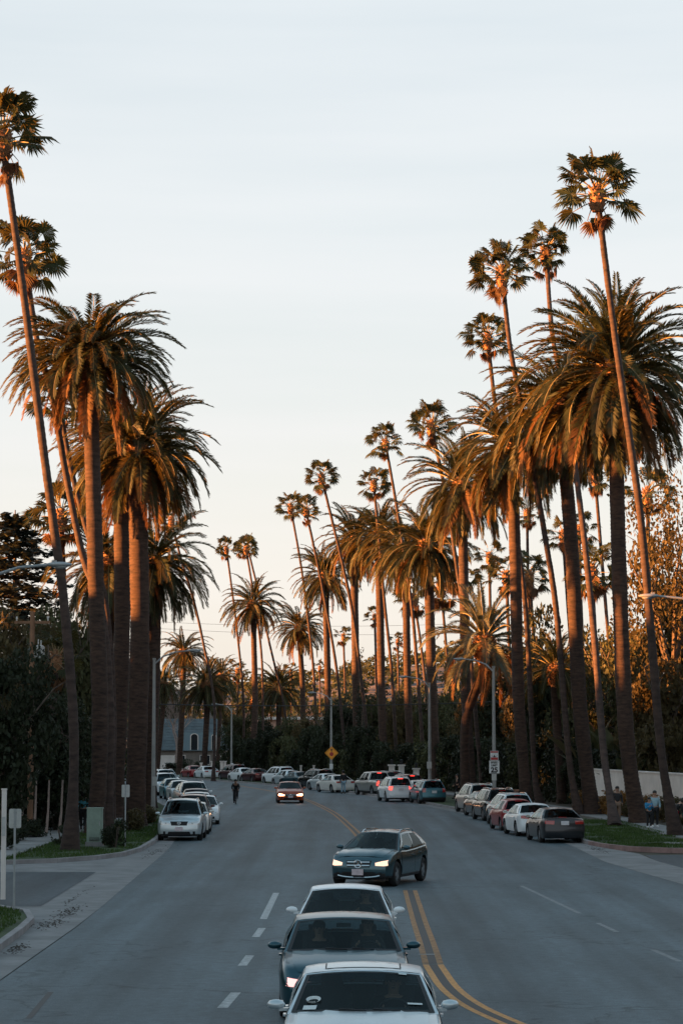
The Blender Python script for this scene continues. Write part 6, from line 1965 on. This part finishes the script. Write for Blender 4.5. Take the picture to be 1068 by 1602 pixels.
    Jt = {n: J[n] for n in up_n}; Jt['chest'] = (J['chest'][0], .145)
    Et = [(a, b) for a, b in E if a in Jt and b in Jt]
    skin_mb(Jt, Et, 1.10, .012).obj('top', CLOTH[top], t, angle=180)
    lg = ['pelvis', 'hipl', 'hipr', 'kneel', 'kneer'] + ([] if legs == 'green' else ['anklel', 'ankler'])
    Jl = {n: J[n] for n in lg}; El = [(a, b) for a, b in E if a in Jl and b in Jl]
    skin_mb(Jl, El, 1.08, .016).obj('trousers', CLOTH[legs], t, angle=180)
    for k in 'lr':
        a, b = Vector(J['ankle' + k][0]), Vector(J['toe' + k][0])
        m_ = MB(); m_.tube([a - (b - a) * .25 - Vector((0, 0, .04)), a.lerp(b, .4) - Vector((0, 0, .012)), b - Vector((0, 0, .0)), b + (b - a) * .25 - Vector((0, 0, .01))], [.045, .052, .045, .02], 8); m_.obj('shoe', CLOTH[shoes], t)
    return t

def in_car(cx, cy, hd, lx, ly, lz=.02):
    return (cx + lx * math.cos(hd) - ly * math.sin(hd), cy + lx * math.sin(hd) + ly * math.cos(hd), lz)
person(in_car(.03, 39.3, DOWN, -.05, .39, .10), DOWN, 'driver with short dark hair in the dark second car', 'charcoal', 'navy', 'drive')
person(in_car(.03, 39.3, DOWN, -.05, -.39, .02), DOWN, 'passenger with dark hair in the dark second car', 'black', 'navy', 'sit')
person(in_car(.27, 30.6, DOWN, -.10, .38, .02), DOWN, 'shadowed driver of the nearest silver car', 'black', 'black', 'drive')
person(in_car(.09, 47.5, DOWN, -.05, .38, .06), DOWN, 'driver of the white third car in the queue', 'charcoal', 'navy', 'drive')
person((.15, 195.5, 0), PI / 2 + .3, 'person in a black jacket and light jeans beside the ivory parked saloon', 'black', 'jeans', 'stand', 1.06)
person((gx(714, 172), 172, .12), PI, 'dark clothed person left of the silver car with roof rails', 'black', 'black', 'walk')
person((gx(133, 112), 112, .15), PI / 2, 'person in an aqua top walking away behind the tallest left fan palm', 'aqua', 'black', 'walk')
person((gx(962, 124), 124, .15), DOWN, 'person in dark clothes half hidden by the second thin trunk', 'charcoal', 'tan', 'stand')
person((gx(1020, 116), 116, .15), DOWN, 'person in a pale blue shirt beside the child, left of the last trunk', 'pale_blue', 'black', 'stand', .97, shoes='white')
person((gx(1011, 115), 115, .15), DOWN + .3, 'child in a blue and dark jacket holding something up', 'blue', 'black', 'phone', .80, shoes='white')
person((gx(1050, 108.5), 108.5, .15), .3, 'person in black stooping behind the last trunk with red trousers', 'black', 'red', 'bend', .98)
person((gx(1069, 106), 106, .15), PI + .3, 'person in a floral shirt and green shorts at the frame edge', 'floral', 'green', 'stand', .95, short=True)

# the cyclist
BX, BY = gx(370, 163.5), 163.5
person((BX, BY, 0), DOWN, 'cyclist in dark clothes riding down the left lane', 'black', 'black', 'ride', helmet='charcoal')
t = thing('bicycle', (BX, BY, 0), 'slim dark racing bicycle under the cyclist', 'bicycle', rz=DOWN)
for x in (-.50, .50):
    q = MB(); q.tube([(x + .33 * math.cos(a), 0, .345 + .33 * math.sin(a)) for a in frange(0, 2 * PI, PI / 14)], .014, 6, cap=False); wl = q.obj('wheel', M['tyre'], t)
    q = MB()
    for k in range(14):
        a = k * PI / 7; q.tube([(x, 0, .345), (x + .32 * math.cos(a), 0, .345 + .32 * math.sin(a))], .002, 3)
    q.tube([(x, -.05, .345), (x, .05, .345)], .02, 6); q.obj('spokes', M['steel'], wl)
q = MB()
for a, b in (((-.5, 0, .345), (-.07, 0, .29)), ((-.07, 0, .29), (-.2, 0, .84)), ((-.2, 0, .78), (.36, 0, .82)), ((-.07, 0, .29), (.38, 0, .74)), ((-.5, 0, .345), (-.19, 0, .76)), ((.34, 0, .9), (.5, 0, .345))): q.tube([a, b], .018, 6)
q.obj('frame', M['black'], t)
q = MB(); q.tube([(.34, 0, .9), (.42, 0, .95)], .015, 6); q.tube([(.42, -.21, .95), (.42, .21, .95)], .014, 6)
for s in (1, -1): q.tube([(.42, .21 * s, .95), (.52, .21 * s, .95), (.55, .21 * s, .88), (.48, .21 * s, .82)], .014, 6)
q.obj('handlebar', M['black'], t)
q = MB(); q.ball((-.2, 0, .88), (.14, .065, .03)); q.obj('saddle', M['black'], t)
q = MB(); q.tube([(-.07, -.09, .29), (-.07, .09, .29)], .02, 6); q.tube([(-.07, .09, .29), (.02, .10, .42)], .012, 5); q.tube([(-.07, -.09, .29), (-.12, -.10, .13)], .012, 5); q.box((.02, .14, .42), (.09, .08, .02)); q.box((-.12, -.14, .13), (.09, .08, .02)); q.disc((-.07, .06, .29), .09, (0, 1, 0), 16, 0, .01); q.obj('crank', M['steel'], t)

# windscreen stickers and papers on the nearest car
for nm, f, v, w_, h_, lab in (('sticker', -.72, .13, .16, .10, 'square white sticker low in the nearest windscreen'), ('sticker', .66, .93, .10, .035, 'small pale sticker at the top edge of the nearest windscreen'), ('sticker', .72, .22, .18, .04, 'long pale sticker low in the nearest windscreen, driver side')):
    p = near_sedan.screen(f, v, .014); p2 = near_sedan.screen(f, v + .05, .014); p3 = near_sedan.screen(f + .05, v, .014)
    a = (p3 - p).normalized(); b = (p2 - p).normalized()
    q = MB(); q.add([p - a * w_ / 2 - b * h_ / 2, p + a * w_ / 2 - b * h_ / 2, p + a * w_ / 2 + b * h_ / 2, p - a * w_ / 2 + b * h_ / 2], [(0, 1, 2, 3)])
    o = q.obj('sticker', M['sticker'], c1, sm=False); o['label'] = lab
p = near_sedan.screen(-.70, .30, .014); p2 = near_sedan.screen(-.70, .35, .014); p3 = near_sedan.screen(-.65, .30, .014)
a = (p3 - p).normalized(); b = (p2 - p).normalized()
q = MB(); pts = [p + (a * math.cos(k) * .075 + b * math.sin(k) * .06) for k in frange(-.6, 5.2, .45)]; q.tube(pts, .022, 5, squash=.3); o = q.obj('sticker', M['sticker'], c1); o['label'] = 'round open ring sticker above the square one'
